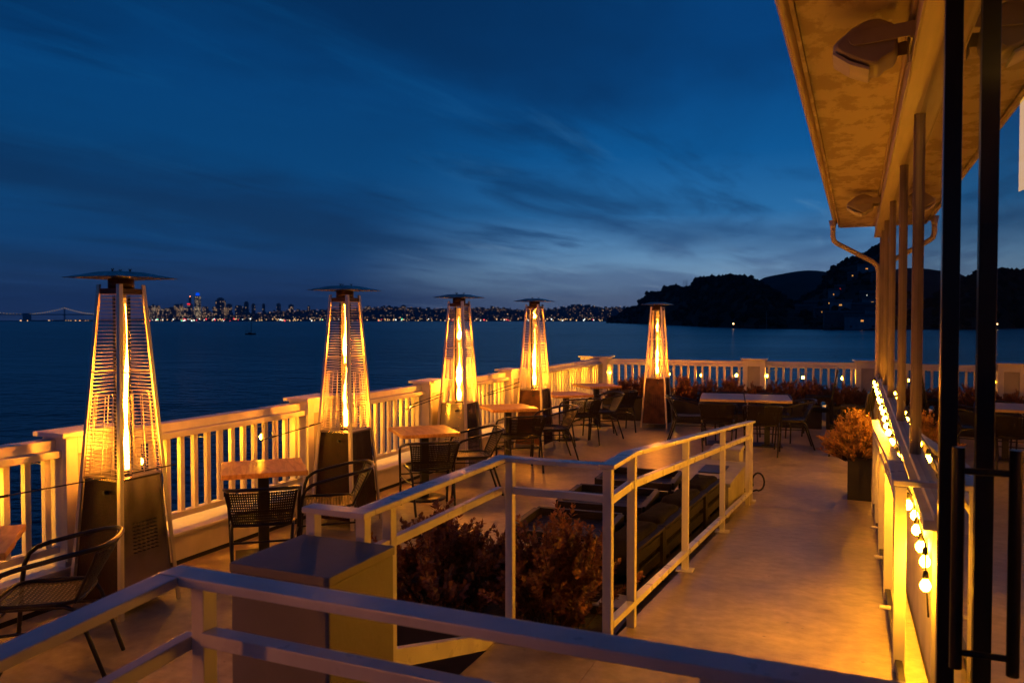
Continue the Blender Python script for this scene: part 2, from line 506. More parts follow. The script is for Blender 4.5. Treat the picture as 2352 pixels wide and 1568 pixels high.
def post(M, u, w, label, origin, v0=-0.02, v1=0.40, h=1.15):
    """panelled pier, local x = along rail, y = water side"""
    r = empty('railing_post', origin, 0, label, 'railing post', 'panelled white posts of the deck railing')
    mb = MB(); mb.box(u, u + w, v0, v1, 0.02, h); mb.xf(M); mb.build('body', M_white, r, 0.004, world=True)
    mb = MB()
    t = 0.022
    for (a, b, c, d) in ((u + .0, u + .09, .3, h - .003), (u + w - .09, u + w, .3, h - .003), (u + .091, u + w - .091, h - .12, h - .003), (u + .091, u + w - .091, .3, .40)):
        mb.box(a, b, v0 - t, v0 - .001, c, d)
    mb.xf(M); mb.build('trim_frame', M_white, r, 0.003, world=True)
    mb = MB(); mb.box(u + .092, u + w - .092, v0 - .006, v0 - .001, .402, h - .122); mb.xf(M); mb.build('panel', M_panel, r, world=True)
    mb = MB(); mb.box(u - .045, u + w + .045, v0 - .055, v1 + .04, h + .001, h + .034); mb.xf(M); mb.build('cap', M_white, r, 0.005, world=True)
    return r


# left run: local x = world +y, local y = world -x
LM = Matrix.Translation((-4.975, 0, 0)) @ Matrix.Rotation(PI / 2, 4, 'Z')
PW = 0.46
ends = [-2.5] + L_POST + [16.30]
lab = ['railing at the left edge of the photo, in front of the nearest post',
       'railing between the first and second posts, behind the nearest small table',
       'railing between the second and third posts, behind the steel clad heater',
       'short railing between the third and fourth posts, left of the fourth heater',
       'railing running from the fourth post to the corner post']
for i in range(5):
    a = ends[i] + (PW if i > 0 else 0)
    b = ends[i + 1]
    rail_section('railing', LM, a, b, 'white baluster ' + lab[i], (-5.05, (a + b) / 2, 0.26))
plab = ['white railing post directly behind the nearest gas heater', 'white railing post left of the second heater',
        'white railing post left of the steel clad third heater', 'white railing post left of the fourth heater with cap at water level']
for y, l in zip(L_POST, plab):
    post(LM, y, PW, l, (-5.1, y + PW / 2, 0), v1=.19)
# far run: local x = world x (turned), y = water
FM = farM()
rail_section('railing', FM, 0.10, 2.86, 'white baluster railing along the far edge behind the fifth heater', FM @ Vector((1.4, .1, .26)))
rail_section('railing', FM, 3.29, 4.95, 'white baluster railing along the far edge behind the double wooden table', FM @ Vector((4.1, .1, .26)))
rail_section('railing', FM, 5.38, 9.0, 'white baluster railing at the far edge that runs on behind the building', FM @ Vector((7, .1, .26)))
post(FM, -0.50, 0.58, 'wide white corner post where left and far railings meet, rust stained cap', FM @ Vector((-.2, .2, 0)), v0=-0.02, v1=0.5)
post(FM, 2.865, 0.42, 'white post with tan panel in the middle of the far railing', FM @ Vector((3.1, .2, 0)))
post(FM, 4.955, 0.42, 'white post at right end of the far railing beside the building corner', FM @ Vector((5.2, .2, 0)))


# ------------------------------------------------------------------ gas heaters
def flame_profile(kind, rnd):
    """list of (r, z) sections for one or more tongues"""
    tongues = {0: [(0.93, 2.06, .021)], 1: [(0.93, 1.50, .026), (1.54, 2.10, .019)],
               2: [(0.93, 1.66, .040), (1.70, 1.98, .024)],
               3: [(0.96, 1.82, .033), (1.98, 2.09, .020)], 4: [(0.97, 1.66, .033), (1.74, 1.97, .020)], 5: [(0.93, 1.9, .03)], 6: [(0.93, 1.8, .03)]}[kind]
    return tongues


def make_heater(loc, kind, left_m, right_m, label):
    rnd = random.Random(kind * 11 + 3)
    r = empty('gas_heater', loc, 0, label, 'patio heater', 'pyramid gas heaters along the railing')
    W0, W1, ZT = 0.235, 0.093, 2.19   # half widths at floor and at the top of posts
    hw = lambda z: W0 + (W1 - W0) * z / ZT
    for i, (sx, sy) in enumerate(((1, -1), (-1, -1), (1, 1), (-1, 1))):
        mb = MB()
        t = 0.013
        def ring(z, g=0.0):
            w = hw(z)
            c = Vector((sx * w, sy * w, z))
            # L-shaped post
            o = t
            return [c + Vector((sx * (o), sy * (o), 0)), c + Vector((-sx * 0.016, sy * o, 0)), c + Vector((-sx * 0.016, sy * (o - .008), 0)),
                    c + Vector((sx * (o - .008), sy * (o - .008), 0)), c + Vector((sx * (o - .008), -sy * 0.016, 0)), c + Vector((sx * o, -sy * 0.016, 0))]
        a = ring(0.0); b = ring(ZT)
        n = 6
        mb.add(a + b, [tuple(range(n)), tuple(range(n, 2 * n))] + [(k, (k + 1) % n, n + (k + 1) % n, n + k) for k in range(n)])
        mb.build('post', M_alu, r)
    zb, zt = 0.075, 0.885
    # cladding panels
    faces = [('y', -1, left_m), ('x', 1, right_m), ('y', 1, right_m), ('x', -1, left_m)]
    for ax, sg, mt in faces:
        mb = MB()
        z0w, z1w = hw(zb), hw(zt)
        def P(u, d, z):
            w = hw(z)
            return (u * w, sg * (w + d), z) if ax == 'y' else (sg * (w + d), u * w, z)
        nx, nz = 12, 14
        e = 0.9
        slots = (4, 10)
        vs = []; fs = []
        for iz in range(nz + 1):
            for ix in range(nx + 1):
                z = zb + (zt - zb) * iz / nz
                u = -e + 2 * e * ix / nx
                vs.append(P(u, -0.006 + 0.0015 * math.sin(ix * 1.3 + kind) * (1 if 0 < ix < nx else 0), z))
        for iz in range(nz):
            for ix in range(nx):
                q = iz * (nx + 1) + ix
                fs.append((q, q + 1, q + nx + 2, q + nx + 1))
        mb.add(vs, fs, True)
        p = mb.build('cladding_panel', mt, r, fixn=False)
        # vent slots
        mb = MB()
        for rr in range(9):
            for cc in range(6):
                z = 0.40 + rr * 0.024
                u0 = (-0.46 + cc * 0.17)
                a = Vector(P(u0, 0.0, z)); b = Vector(P(u0 + 0.09, 0.0, z)); c = Vector(P(u0 + 0.09, 0.0, z + .007)); d = Vector(P(u0, 0.0, z + .007))
                mb.add([a, b, c, d], [(0, 1, 2, 3)])
        mb.build('vent_slots', M_black, p, fixn=False)
        # wire guard above
        mb = MB()
        nw = 50
        for k in range(nw):
            z = 0.915 + (2.125 - 0.915) * k / (nw - 1)
            mb.tube([P(-0.90, 0.004, z), P(0.90, 0.004, z)], 0.0021, 4, caps=False)
        for s in (-1, 1):
            mb.tube([P(s * .88, 0.001, 0.905), P(s * .88, 0.001, 2.13)], 0.0032, 5)
        for (uu, zz) in ((0.60, 1.46), (0.30, 1.44)):
            mb.tube([P(-uu, 0.008, 0.93), P(-uu * 1.02, 0.008, zz - .02), P(-uu * .9, 0.008, zz), P(uu * .9, 0.008, zz), P(uu * 1.02, 0.008, zz - .02), P(uu, 0.008, 0.93)] if uu > .5 else
                    [P(-uu - .25, 0.008, 0.93), P(-uu - .22, 0.008, zz), P(uu - .2, 0.008, zz), P(uu - .25, 0.008, 0.93)], 0.003, 5)
        mb.tube([P(-.95, 0.01, 1.60), P(.95, 0.01, 1.60)], 0.004, 5)
        mb.build('wire_guard', M_wire, r, fixn=False)
    # floor of the burner
    mb = MB(); w = hw(zt) - .002; mb.box(-w, w, -w, w, 0.886, 0.900)
    mb.lathe([(.055, .900), (.055, .93)], 20)
    mb.build('burner_plate', M_steel, r)
    mb = MB(); mb.lathe([(0.056, 0.931), (0.056, 2.115)], 24)
    mb.f = mb.f[:-2]; mb.sm = mb.sm[:-2]
    mb.build('glass_tube', M_tube, r)
    # flame
    mb = MB()
    for (z0, z1, rm) in flame_profile(kind, rnd):
        n = 26; prof = []; wob = []
        ph = rnd.random() * 6
        for i in range(n + 1):
            t = i / n
            env = (math.sin(PI * min(1, t * 1.15 + .10) ** .75)) ** .8 if t < 1 else 0
            env = max(env, 0.0) * (1 - t) ** .30
            rr = rm * env * (0.78 + 0.3 * math.sin(t * 11 + ph) + 0.16 * math.sin(t * 29 + ph * 2)) + .0012
            prof.append((max(rr, .001), z0 + (z1 - z0) * t))
            amp = .010 * min(1, t * 2)
            wob.append((amp * math.sin(t * 7 + ph), amp * math.cos(t * 6.1 + ph * 1.7)))
        mb.lathe(prof, 12, wob=wob)
    fo = mb.build('flame', M_flame, r)
    if kind == 0: fo.location = (.022, .010, 0)
    mb = MB()
    n = 30
    prof = [(0.044 * (0.9 + .1 * math.sin(i * .9 + kind)) * min(1, .55 + i / 8) * (1 - .25 * (i / n) ** 3), 0.935 + i * 1.165 / n) for i in range(n + 1)]
    mb.lathe(prof, 16); mb.f = mb.f[:-2]; mb.sm = mb.sm[:-2]
    mb.build('tube_glow_shell', M_tubeglow, r)  # glowing shell imitating flame light reflected inside the tube
    # top frame, collar, reflector
    mb = MB(); w = hw(2.15)
    for s in (-1, 1):
        mb.box(-w, w, s * w - .004, s * w + .004, 2.125, 2.162)
        mb.box(s * w - .004, s * w + .004, -w + .006, w - .006, 2.1251, 2.1619)
    mb.box(-w + .006, w - .006, -w + .006, w - .006, 2.150, 2.156)
    mb.build('top_frame', M_collar, r)
    mb = MB(); mb.lathe([(0.082, 2.157), (0.082, 2.228)], 20); mb.build('collar', M_collar, r)
    H = 0.250
    mb = MB()
    top = [(-.10, -.10), (.10, -.10), (.10, .10), (-.10, .10)]
    rim = [(-H, -H), (H, -H), (H, H), (-H, H)]
    vs = [(x, y, 2.276) for x, y in top] + [(x, y, 2.236) for x, y in rim] + [(x, y, 2.270) for x, y in top] + [(x, y, 2.2325) for x, y in rim]
    fs = [(0, 1, 2, 3), (8, 11, 10, 9)]
    for k in range(4):
        l = (k + 1) % 4
        fs += [(k, 4 + k, 4 + l, l), (8 + k, 8 + l, 12 + l, 12 + k), (4 + k, 12 + k, 12 + l, 4 + l)]
    mb.add(vs, fs)
    # small stand-off pillars joining reflector to the collar
    mb.lathe([(.06, 2.2285), (.06, 2.2698)], 12)
    hat = mb.build('reflector', M_hat, r, 0.001)
    for k in range(3):
        mb = MB(); a = k * 2.1 + .4
        cx, cy = .062 * math.cos(a), .062 * math.sin(a)
        mb.lathe([(.006, 0), (.006, .012)], 8, (cx, cy, 2.2765))
        mb.tube([(cx - .012, cy, 2.296), (cx, cy, 2.286), (cx + .012, cy, 2.296)], .0032, 6)
        mb.build('wing_nut', M_iron, hat)
    # knob on the left face
    mb = MB(); w = hw(.82)
    mb.tube([(0.06, -w - .001, .815), (0.06, -w - .03, .815)], .013, 10); mb.build('control_knob', M_iron, r)
    if kind != 2:
        for ch in kids(r):
            pass
    return r


make_heater((-4.592, 3.920, 0), 0, M_bronze, M_steel, 'nearest gas heater at left, bronze front panel and dull steel side panel')
make_heater((-4.512, 6.385, 0), 1, M_bronze, M_bronze, 'second gas heater from the left with all dark bronze panels')
make_heater((-4.655, 9.055, 0), 2, M_steel, M_steel, 'third gas heater clad in shiny stainless steel that mirrors the flame')
make_heater((-4.525, 11.320, 0), 3, M_rust, M_bronze, 'fourth gas heater with brown hammered panels before the corner')
make_heater((-2.55, -1.15, 0), 6, M_bronze, M_bronze, 'unseen gas heater added behind the camera to warm the handrail faces')  # out of view; added as a warm light on the rail fronts
h5 = make_heater((-3.35, 14.44, 0), 4, M_rust, M_bronze, 'fifth gas heater standing alone by the far railing, rust brown base')


def tie_cable(a, b, label):
    a = Vector(a); b = Vector(b)
    mb = MB()
    d = b - a
    mb.tube([a, a + d * .12], .004, 6); mb.tube([a + d * .12, a + d * .22], .009, 6)
    mb.tube([a + d * .22, a + d * .80 + Vector((0, 0, -.004)), b], .0048, 6)
    mb.tube([a + d * .78, a + d * .86], .0085, 6)
    mb.tube([a + Vector((.01 * math.cos(t), 0.004, .012 * math.sin(t))) for t in [k * PI / 4 for k in range(8)]], .0035, 5, closed=True)
    o = mb.build('tie_cable', M_cable)
    # move origin to its low end
    for v in o.data.vertices: v.co -= a
    o.location = a
    return tag(o, label, 'tie cable', 'black cables tying heaters to the railing')


tie_cable((-4.955, 3.02, 0.84), (-4.33, 4.13, 0.95), 'black tie cable from nearest heater down to the left balusters')
tie_cable((-4.955, 5.72, 0.86), (-4.66, 6.22, 0.98), 'black tie cable from the second heater to the balusters left of it')
tie_cable((-4.955, 8.35, 0.92), (-4.80, 8.90, 1.03), 'upper black tie cable left of the steel clad heater')
tie_cable((-4.955, 8.25, 0.88), (-4.81, 8.90, 0.99), 'lower black tie cable left of the steel clad heater')
tie_cable((-4.955, 10.55, 0.88), (-4.68, 11.17, 1.02), 'upper black tie cable left of the fourth heater')
tie_cable((-4.955, 10.42, 0.85), (-4.68, 11.17, 0.95), 'lower black tie cable left of the fourth heater')


# ------------------------------------------------------------------ tables
def make_table(loc, rz, sx, sy, mat, label, round_base=True, group='small wooden bistro tables by the railing'):
    r = empty('bistro_table', loc, rz, label, 'table', group)
    mb = MB()
    rnd = random.Random(int(loc[1] * 100))
    j = lambda: rnd.uniform(-.006, .006)
    n = 8
    # slab with slightly irregular (live) long edges
    for iz, z in enumerate((0.708, 0.75)):
        pass
    ring = []
    for k in range(n + 1): ring.append((-sx / 2 + sx * k / n, -sy / 2 + j()))
    for k in range(n + 1): ring.append((sx / 2 - sx * k / n, sy / 2 + j()))
    m = len(ring)
    mb.add([(x, y, .710) for x, y in ring] + [(x, y, .75) for x, y in ring],
           [tuple(range(m - 1, -1, -1)), tuple(range(m, 2 * m))] + [(k, (k + 1) % m, m + (k + 1) % m, m + k) for k in range(m)])
    mb.build('tabletop', mat, r, 0.006)
    mb = MB(); mb.box(-.042, .042, -.042, .042, .021, .700); mb.build('pedestal', M_iron, r, 0.004)
    mb = MB(); mb.box(-.2, .2, -.03, .03, .690, .7095); mb.box(-.03, .03, -.2, .2, .6905, .7090); mb.build('bracket', M_iron, r)
    mb = MB()
    if round_base:
        mb.lathe([(.235, 0), (.235, .010), (.10, .020)], 40)
    else:
        mb.box(-.22, .22, -.22, .22, 0, .012); mb.box(-.08, .08, -.08, .08, .0125, .020)
    mb.build('base', M_iron, r)
    return r


A45 = math.radians(-45)
make_table((-4.47, 2.70, 0), math.radians(-43), .64, .62, M_wood, 'wooden bistro table cut off by the left edge of the photo')
make_table((-4.475, 5.18, 0), math.radians(-47), .64, .655, M_wood, 'wooden bistro table with cracked front edge left of the second heater', False)
make_table((-4.335, 7.595, 0), math.radians(-46), .69, .64, M_wood, 'wooden bistro table with round iron base right of the second heater')
make_table((-4.44, 10.11, 0), math.radians(-47), .69, .66, M_wood, 'wooden bistro table right of the steel clad heater')
make_table((-4.36, 12.30, 0), math.radians(-45), .72, .66, M_wood, 'wooden bistro table right of the fourth heater')
make_table((-4.42, 14.15, 0), math.radians(-45), .72, .66, M_wood, 'wooden bistro table tucked into the far corner by the corner post', False)
make_table((-1.935, 12.83, 0), math.radians(8), .655, 1.03, M_woodpale, 'left half of the pale double table near the far railing', False, 'pale wooden tables pushed together')
make_table((-1.265, 12.925, 0), math.radians(8), .665, 1.01, M_woodpale, 'right half of the pale double table near the far railing', False, 'pale wooden tables pushed together')


# ------------------------------------------------------------------ woven arm chairs (local +y = facing)
def weave_surface(mb, P, nu, nv, gap=0.0, amp=0.0015, wv=0.62):
    """woven strips over a parametric patch P(u,v); strips run along v, cross strands along u"""
    for i in range(nu):
        u0 = (i + .5 - wv / 2) / nu; u1 = (i + .5 + wv / 2) / nu
        vs = []
        for k in range(nv * 2 + 1):
            v = k / (nv * 2)
            o = amp * (1 if (k // 1 + i) % 2 else -1)
            for u in (u0, u1):
                p, nrm = P(u, v)
                vs.append(p + nrm * o)
        mb.add(vs, [(2 * k, 2 * k + 1, 2 * k + 3, 2 * k + 2) for k in range(nv * 2)], True)
    for j in range(nv):
        v0 = (j + .5 - .30) / nv; v1 = (j + .5 + .30) / nv
        vs = []
        for k in range(nu // 2 + 1):
            u = k / (nu // 2)
            for v in (v0, v1):
                p, nrm = P(u, v)
                vs.append(p)
        mb.add(vs, [(2 * k, 2 * k + 1, 2 * k + 3, 2 * k + 2) for k in range(nu // 2)], True)


def seatP(u, v):
    x = (u - .5) * .44
    y = .215 - v * .43
    edge = max(0, abs(u - .5) * 2 - .75) / .25
    z = .443 - .012 * math.sin(PI * v) - .008 * math.cos((u - .5) * PI)
    if v < .1: z -= .015 * ((.1 - v) / .1) ** 2
    return Vector((x, y, z)), Vector((0, 0, 1))


def backP(u, v):
    # u across, v up; the back leans and wraps forward at its sides
    s = (u - .5) * 2
    w = .205 + .045 * v
    x = s * w
    y = -.215 - .135 * v + .045 * (s * s) * (0.35 + .65 * v) - .02 * math.sin(PI * v * .5)
    z = .435 + .275 * v ** .95
    return Vector((x, y, z)), Vector((0, .9, .35))


def make_chair():
    r = empty('rattan_chair', (0, 0, 0), 0, 'x', 'chair', 'woven black bistro chairs')
    mb = MB(); weave_surface(mb, seatP, 34, 18)
    mb.build('seat', M_rattan, r, fixn=False)
    mb = MB(); weave_surface(mb, backP, 30, 13)
    mb.build('backrest', M_rattan, r, fixn=False)
    # seat rim
    mb = MB()
    rim = []
    for k in range(33):
        a = 2 * PI * k / 32
        c, s = math.cos(a), math.sin(a)
        rim.append(Vector((.228 * abs(c) ** .45 * (1 if c > 0 else -1), .222 * abs(s) ** .45 * (1 if s > 0 else -1), .440)))
    mb.tube(rim[:-1], .0115, 8, closed=True)
    # side rails of the back
    for s in (0, 1):
        mb.tube([backP(s, v / 6)[0] for v in range(7)], .009, 7)
    mb.build('seat_frame', M_cframe, r)
    # arms: from front leg up, back and round behind the backrest
    mb = MB()
    pts = []
    def arc():
        L = []
        L += [(.262, .205, .44), (.266, .195, .53)]
        L += [(.270, .17, .592), (.272, .125, .628), (.274, .05, .652), (.272, -.06, .677), (.268, -.16, .700), (.255, -.25, .716), (.225, -.315, .725), (.17, -.352, .730), (.09, -.372, .733), (0, -.378, .734)]
        return L
    right = arc()
    left = [(-x, y, z) for x, y, z in reversed(right[:-1])]
    mb.tube(right + left, .0135, 9)
    mb.build('arm_rail', M_cframe, r)
    for s in (-1, 1):
        mb = MB(); mb.tube([(s * .248, .235, 0), (s * .256, .218, .25), (s * .262, .205, .4395)], .0125, 8); mb.build('leg', M_cframe, r)
        mb = MB(); mb.tube([(s * .215, .18, .424), (s * .218, -.02, .424), (s * .218, -.15, .420), (s * .216, -.20, .400), (s * .213, -.225, .36), (s * .200, -.345, 0)], .0125, 8); mb.build('leg', M_cframe, r)
    mb = MB()
    for s in (-1, 1):
        mb.tube([(s * .255, .222, .30), (s * .212, -.240, .30)], .008, 6)
        mb.tube([(s * .228, .10, .437), (s * .275, .10, .437), (s * .2735, .09, .64)], .005, 5) if False else None
    mb.tube([(-.253, .222, .33), (.253, .222, .33)], .008, 6)
    mb.tube([(-.212, -.24, .32), (.212, -.24, .32)], .008, 6)
    mb.build('stretcher', M_cframe, r)
    return r


chair0 = make_chair()
_used = [False]


def chair(x, y, face, label, group='woven black bistro chairs'):
    """face = direction (dx,dy) the sitter looks"""
    rz = math.atan2(face[1], face[0]) - PI / 2
    if not _used[0]:
        _used[0] = True
        c = chair0
        c.location = (x, y, 0); c.rotation_euler = (0, 0, rz)
        c['label'] = label; c['group'] = group
        return c
    return dup(chair0, (x, y, 0), rz, label, group)


chair(-4.12, 3.00, (-.80, -.60), 'woven black chair before the nearest heater, cut by the foreground handrail')
chair(-4.15, 4.80, (-.62, .78), 'woven black chair with its back to us at the cracked edge table')
chair(-4.05, 5.47, (-.80, -.58), 'woven black chair in front of the second heater, seen from its side')
chair(-4.06, 7.20, (-.66, .75), 'woven black chair with back to us at the table right of the second heater')
chair(-3.99, 8.02, (-.82, -.57), 'woven black chair in front of the steel clad heater, facing left')
chair(-4.02, 9.55, (-.66, .75), 'woven black chair with back to us before the fourth heater')
chair(-3.93, 10.46, (-.82, -.57), 'woven black chair with open arms right of the fourth heater base')
chair(-4.02, 11.98, (-.64, .77), 'woven black chair with back to us at the table right of the fourth heater')
chair(-3.90, 12.70, (-.85, -.52), 'woven black chair facing left between the two tables by the corner')
chair(-3.86, 13.62, (-.60, .80), 'woven black chair at the corner table beside the far planter')
G2 = 'woven black chairs round the double table'
chair(-2.42, 12.72, (.97, .24), 'woven black chair at left end of the double table, beside the fifth heater', G2)
chair(-1.90, 12.20, (-.10, 1), 'woven black chair with back to us before left half of the double table', G2)
chair(-1.25, 12.12, (-.12, 1), 'woven black chair with back to us before right half of the double table', G2)
chair(-.93, 12.86, (-.98, -.16), 'woven black chair at right end of the double table, arm raised above the top', G2)
chair(-1.86, 13.36, (.12, -1), 'woven black chair behind left half of the double table', G2)
chair(-1.22, 13.46, (.12, -1), 'woven black chair behind right half of the double table', G2)


# ------------------------------------------------------------------ stacked side chairs at the far right (facing -x)
def make_stack_chair(arms=True):
    r = empty('stacking_chair', (0, 0, 0), 0, 'x', 'chair', 'x')
    mb = MB(); mb.box(-.22, .20, -.22, .22, .42, .455); mb.build('seat', M_cushion, r, 0.012)
    mb = MB()
    for k in range(5):
        y = -.19 + k * .095
        mb.beam((.20, y, .47), (.285, y, .90), .05, .016, (1, 0, .2))
    mb.build('backrest', M_cframe, r, 0.003)
    mb = MB(); mb.beam((.287, -.24, .905), (.287, .24, .905), .028, .028)
    mb.build('back_rail', M_cframe, r, .006)
    for sx in (-1, 1):
        for sy in (-1, 1):
            mb = MB()
            if sx > 0:
                mb.tube([(.24, sy * .225, 0), (.20, sy * .225, .43), (.29, sy * .225, .91)], .013, 7)
            else:
                mb.tube([(-.225, sy * .225, 0), (-.20, sy * .225, .42)], .013, 7)
            mb.build('leg', M_cframe, r)
    for sy in ((-1, 1) if arms else ()):
        mb = MB()
        mb.beam((-.21, sy * .255, .64), (.23, sy * .255, .66), .045, .03)
        mb.tube([(-.20, sy * .255, .43), (-.20, sy * .255, .63)], .011, 6)
        mb.build('armrest', M_cframe, r, .003)
    return r


sc0 = make_stack_chair(False)
sc0.location = (-.60, 14.35, 0)
tag(sc0, 'bottom chair of the stack of black armchairs before the far railing', group='stack of armchairs before the far railing')
dup(sc0, (-.57, 14.35, .22), None, 'top chair of the stack of black armchairs before the far railing', 'stack of armchairs before the far railing')
sc1 = make_stack_chair(False)
for k in range(4):
    c = sc1 if k == 0 else dup(sc1)
    c.location = (-.12 + .045 * k, 12.45, (0, .09, .18, .26)[k])
    tag(c,
        ['lowest chair of the black stack behind the golden shrub by the wall', 'second chair up in the black stack behind the golden shrub by the wall',
         'third chair up in the black stack behind the golden shrub by the wall', 'topmost chair of the black stack behind the golden shrub by the wall'][k], group='stack of chairs beside the building wall')


# ------------------------------------------------------------------ lounge: pallet seats, low tables, fire table
def cushion(mb, x0, x1, y0, y1, z0, z1, seed, puff=.03):
    n, m = 10, 10
    vs = []
    cx, cy, cz = (x0 + x1) / 2, (y0 + y1) / 2, (z0 + z1) / 2
    rings = 9
    # superellipsoid like pillow
    for i in range(rings + 1):
        ph = -PI / 2 + PI * i / rings
        for k in range(24):
            a = 2 * PI * k / 24
            e1, e2 = .36, .30
            def sp(v, e): return math.copysign(abs(v) ** e, v)
            cxx = sp(math.cos(ph), e1) * sp(math.cos(a), e2)
            cyy = sp(math.cos(ph), e1) * sp(math.sin(a), e2)
            czz = sp(math.sin(ph), e1)
            p = Vector((cx + cxx * (x1 - x0) / 2, cy + cyy * (y1 - y0) / 2, cz + czz * (z1 - z0) / 2))
            w = noise.noise(p * 6 + Vector((seed, 0, 0))) * puff * .6 + noise.noise(p * 17 + Vector((seed, 3, 0))) * puff * .25
            d = (p - Vector((cx, cy, cz))).normalized()
            vs.append(p + d * w)
    fs = []
    for i in range(rings):
        for k in range(24):
            l = (k + 1) % 24
            fs.append((i * 24 + k, i * 24 + l, (i + 1) * 24 + l, (i + 1) * 24 + k))
    mb.add(vs, fs, True)


def make_lounge(loc, rz, seed, label, w=.76):
    """pallet lounge seat; its back is on local +x, length w along y"""
    r = empty('lounge_seat', loc, rz, label, 'lounge seat', 'black pallet lounge seats behind the ramp rail')
    h = .40
    mb = MB()
    for s in (0, 1):
        y = 0.02 if s == 0 else w - .02
        mb.box(.0, .055, y - .02, y + .02, 0.02, h)
    for z in (.05, .17, .29):
        mb.box(.012, .034, .041, w - .041, z, z + .075)
    mb.box(-.01, .060, 0.0, w, h + .001, h + .022)
    mb.build('back_frame', M_sofaframe, r, .003)
    mb = MB()
    for k in range(5):
        mb.box(-.62 + k * .122, -.62 + k * .122 + .10, .0, w, .13, .15)
    for y in (.02, w / 2, w - .02):
        mb.box(-.62, -.002, y - .02, y + .02, .02, .1295)
    mb.build('seat_base', M_sofaframe, r, .002)
    mb = MB(); cushion(mb, -.62, -.10, .01, w - .01, .15, .26, seed, .02); mb.build('seat_cushion', M_cushion, r)
    mb = MB(); cushion(mb, -.20, .015, .005, w - .005, .20, .465, seed + 5, .04); mb.build('back_cushion', M_cushion, r)
    return r


sofa_lab = ['nearest black pallet lounge seat behind the ramp railing', 'second black pallet lounge seat along the ramp railing',
            'third black pallet lounge seat along the ramp railing', 'farthest black pallet lounge seat, next to the concrete fire table']
lo = Vector((-1.385, 5.18, 0))
dirn = Vector((0.062, 1, 0)).normalized()
for k in range(4):
    make_lounge(lo + dirn * (k * .665), -0.062, k * 3.1, sofa_lab[k], w=.655)


def make_low_table(loc, rz, label, sx=.72, sy=.74):
    r = empty('low_table', loc, rz, label, 'low table', 'black open framed low tables in the lounge')
    mb = MB(); h = .42; t = .05
    for s in (-1, 1):
        mb.box(-sx / 2, sx / 2, s * sy / 2 - t / 2, s * sy / 2 + t / 2, h - .07, h)
        mb.box(s * sx / 2 - t / 2, s * sx / 2 + t / 2, -sy / 2 + t / 2 + .001, sy / 2 - t / 2 - .001, h - .069, h - .001)
    mb.build('top_frame', M_tableblk, r, .004)
    for sx_ in (-1, 1):
        for sy_ in (-1, 1):
            mb = MB(); x = sx_ * sx / 2; y = sy_ * sy / 2
            mb.box(x - .026, x + .026, y - .026, y + .026, 0, h - .0705); mb.build('leg', M_tableblk, r, .003)
    mb = MB()
    for k in range(6):
        w = (sy - .06) / 6
        mb.box(-sx / 2 + .03, sx / 2 - .03, -sy / 2 + .03 + k * w, -sy / 2 + .03 + (k + 1) * w - .006, .345, .362)
    mb.build('shelf', M_tableblk, r, .002)
    return r


make_low_table((-1.98, 6.72, 0), .06, 'near black low table with plank shelf beside the lounge seats')
make_low_table((-1.96, 7.72, 0), .06, 'far black low table between near low table and the concrete fire table', .72, .66)
make_low_table((-2.02, 5.72, 0), .06, 'black low table behind the landing shrubs at the near end of the lounge', .70, .72)

r = empty('fire_table', (-1.38, 8.5, 0), 0, 'long pale concrete fire table at the far end of the lounge seats', 'fire table')
mb = MB(); mb.box(-1.60, -1.13, 7.92, 9.15, 0.02, .330); mb.build('body', M_conc, r, .008, world=True)
mb = MB(); mb.box(-1.64, -1.105, 7.88, 9.18, .331, .365); mb.build('tabletop', M_conc, r, .006, world=True)
mb = MB(); mb.box(-1.50, -1.25, 8.35, 8.8, .366, .376); mb.build('burner_tray', M_iron, r, .003, world=True)
r = empty('tank_box', (-1.36, 9.4, 0), 0, 'pale square gas tank box standing behind the fire table', 'gas tank box')
mb = MB(); mb.box(-1.52, -1.20, 9.25, 9.57, 0, .455); mb.build('body', M_conc, r, .008, world=True)
mb = MB(); mb.box(-1.535, -1.185, 9.235, 9.585, .456, .49); mb.build('lid', M_conc, r, .006, world=True)
mb = MB(); mb.box(-1.54, -1.33, 4.92, 5.16, 0.0, .11); o = mb.build('concrete_block', M_conc, None, .006)
tag(o, 'small pale concrete block on the floor at near end of the lounge seats', 'block')
mb = MB()
pts = [(-1.20, 9.2, .03), (-1.10, 9.25, .06)] + [(-1.0 + .065 * math.cos(a), 9.30, .13 + .10 * math.sin(a)) for a in [PI * 1.15 - k * PI * 1.75 / 14 for k in range(15)]] + [(-1.08, 9.30, .012), (-1.2, 9.28, .012)]
mb.tube(pts, .0105, 8)
tag(mb.build('gas_hose', M_cable), 'black gas hose looping out past the end of the ramp railing', 'hose')

# grey box in the foreground
r = empty('pedestal_box', (-1.60, 2.10, .42), 0, 'grey square pedestal box standing behind the foreground handrail', 'pedestal box')
bx = (-1.785, -1.415, 1.915, 2.27)
mb = MB(); mb.box(bx[0], bx[1], bx[2], bx[3], -.0, 1.165); mb.build('body', M_grey, r, .005, world=True)
mb = MB(); mb.box(bx[0] - .004, bx[1] + .004, bx[2] - .004, bx[3] + .004, 1.166, 1.195); mb.build('lid', M_grey, r, .004, world=True)


# ------------------------------------------------------------------ metal guard rails
def rail_thing(label, loc):
    return empty('handrail', loc, 0, label, 'handrail', 'white metal handrails of the ramp')


RW, RH = .072, .022


def flat(mb, a, b, w=RW, h=RH):
    return mb.beam(a, b, w, h)


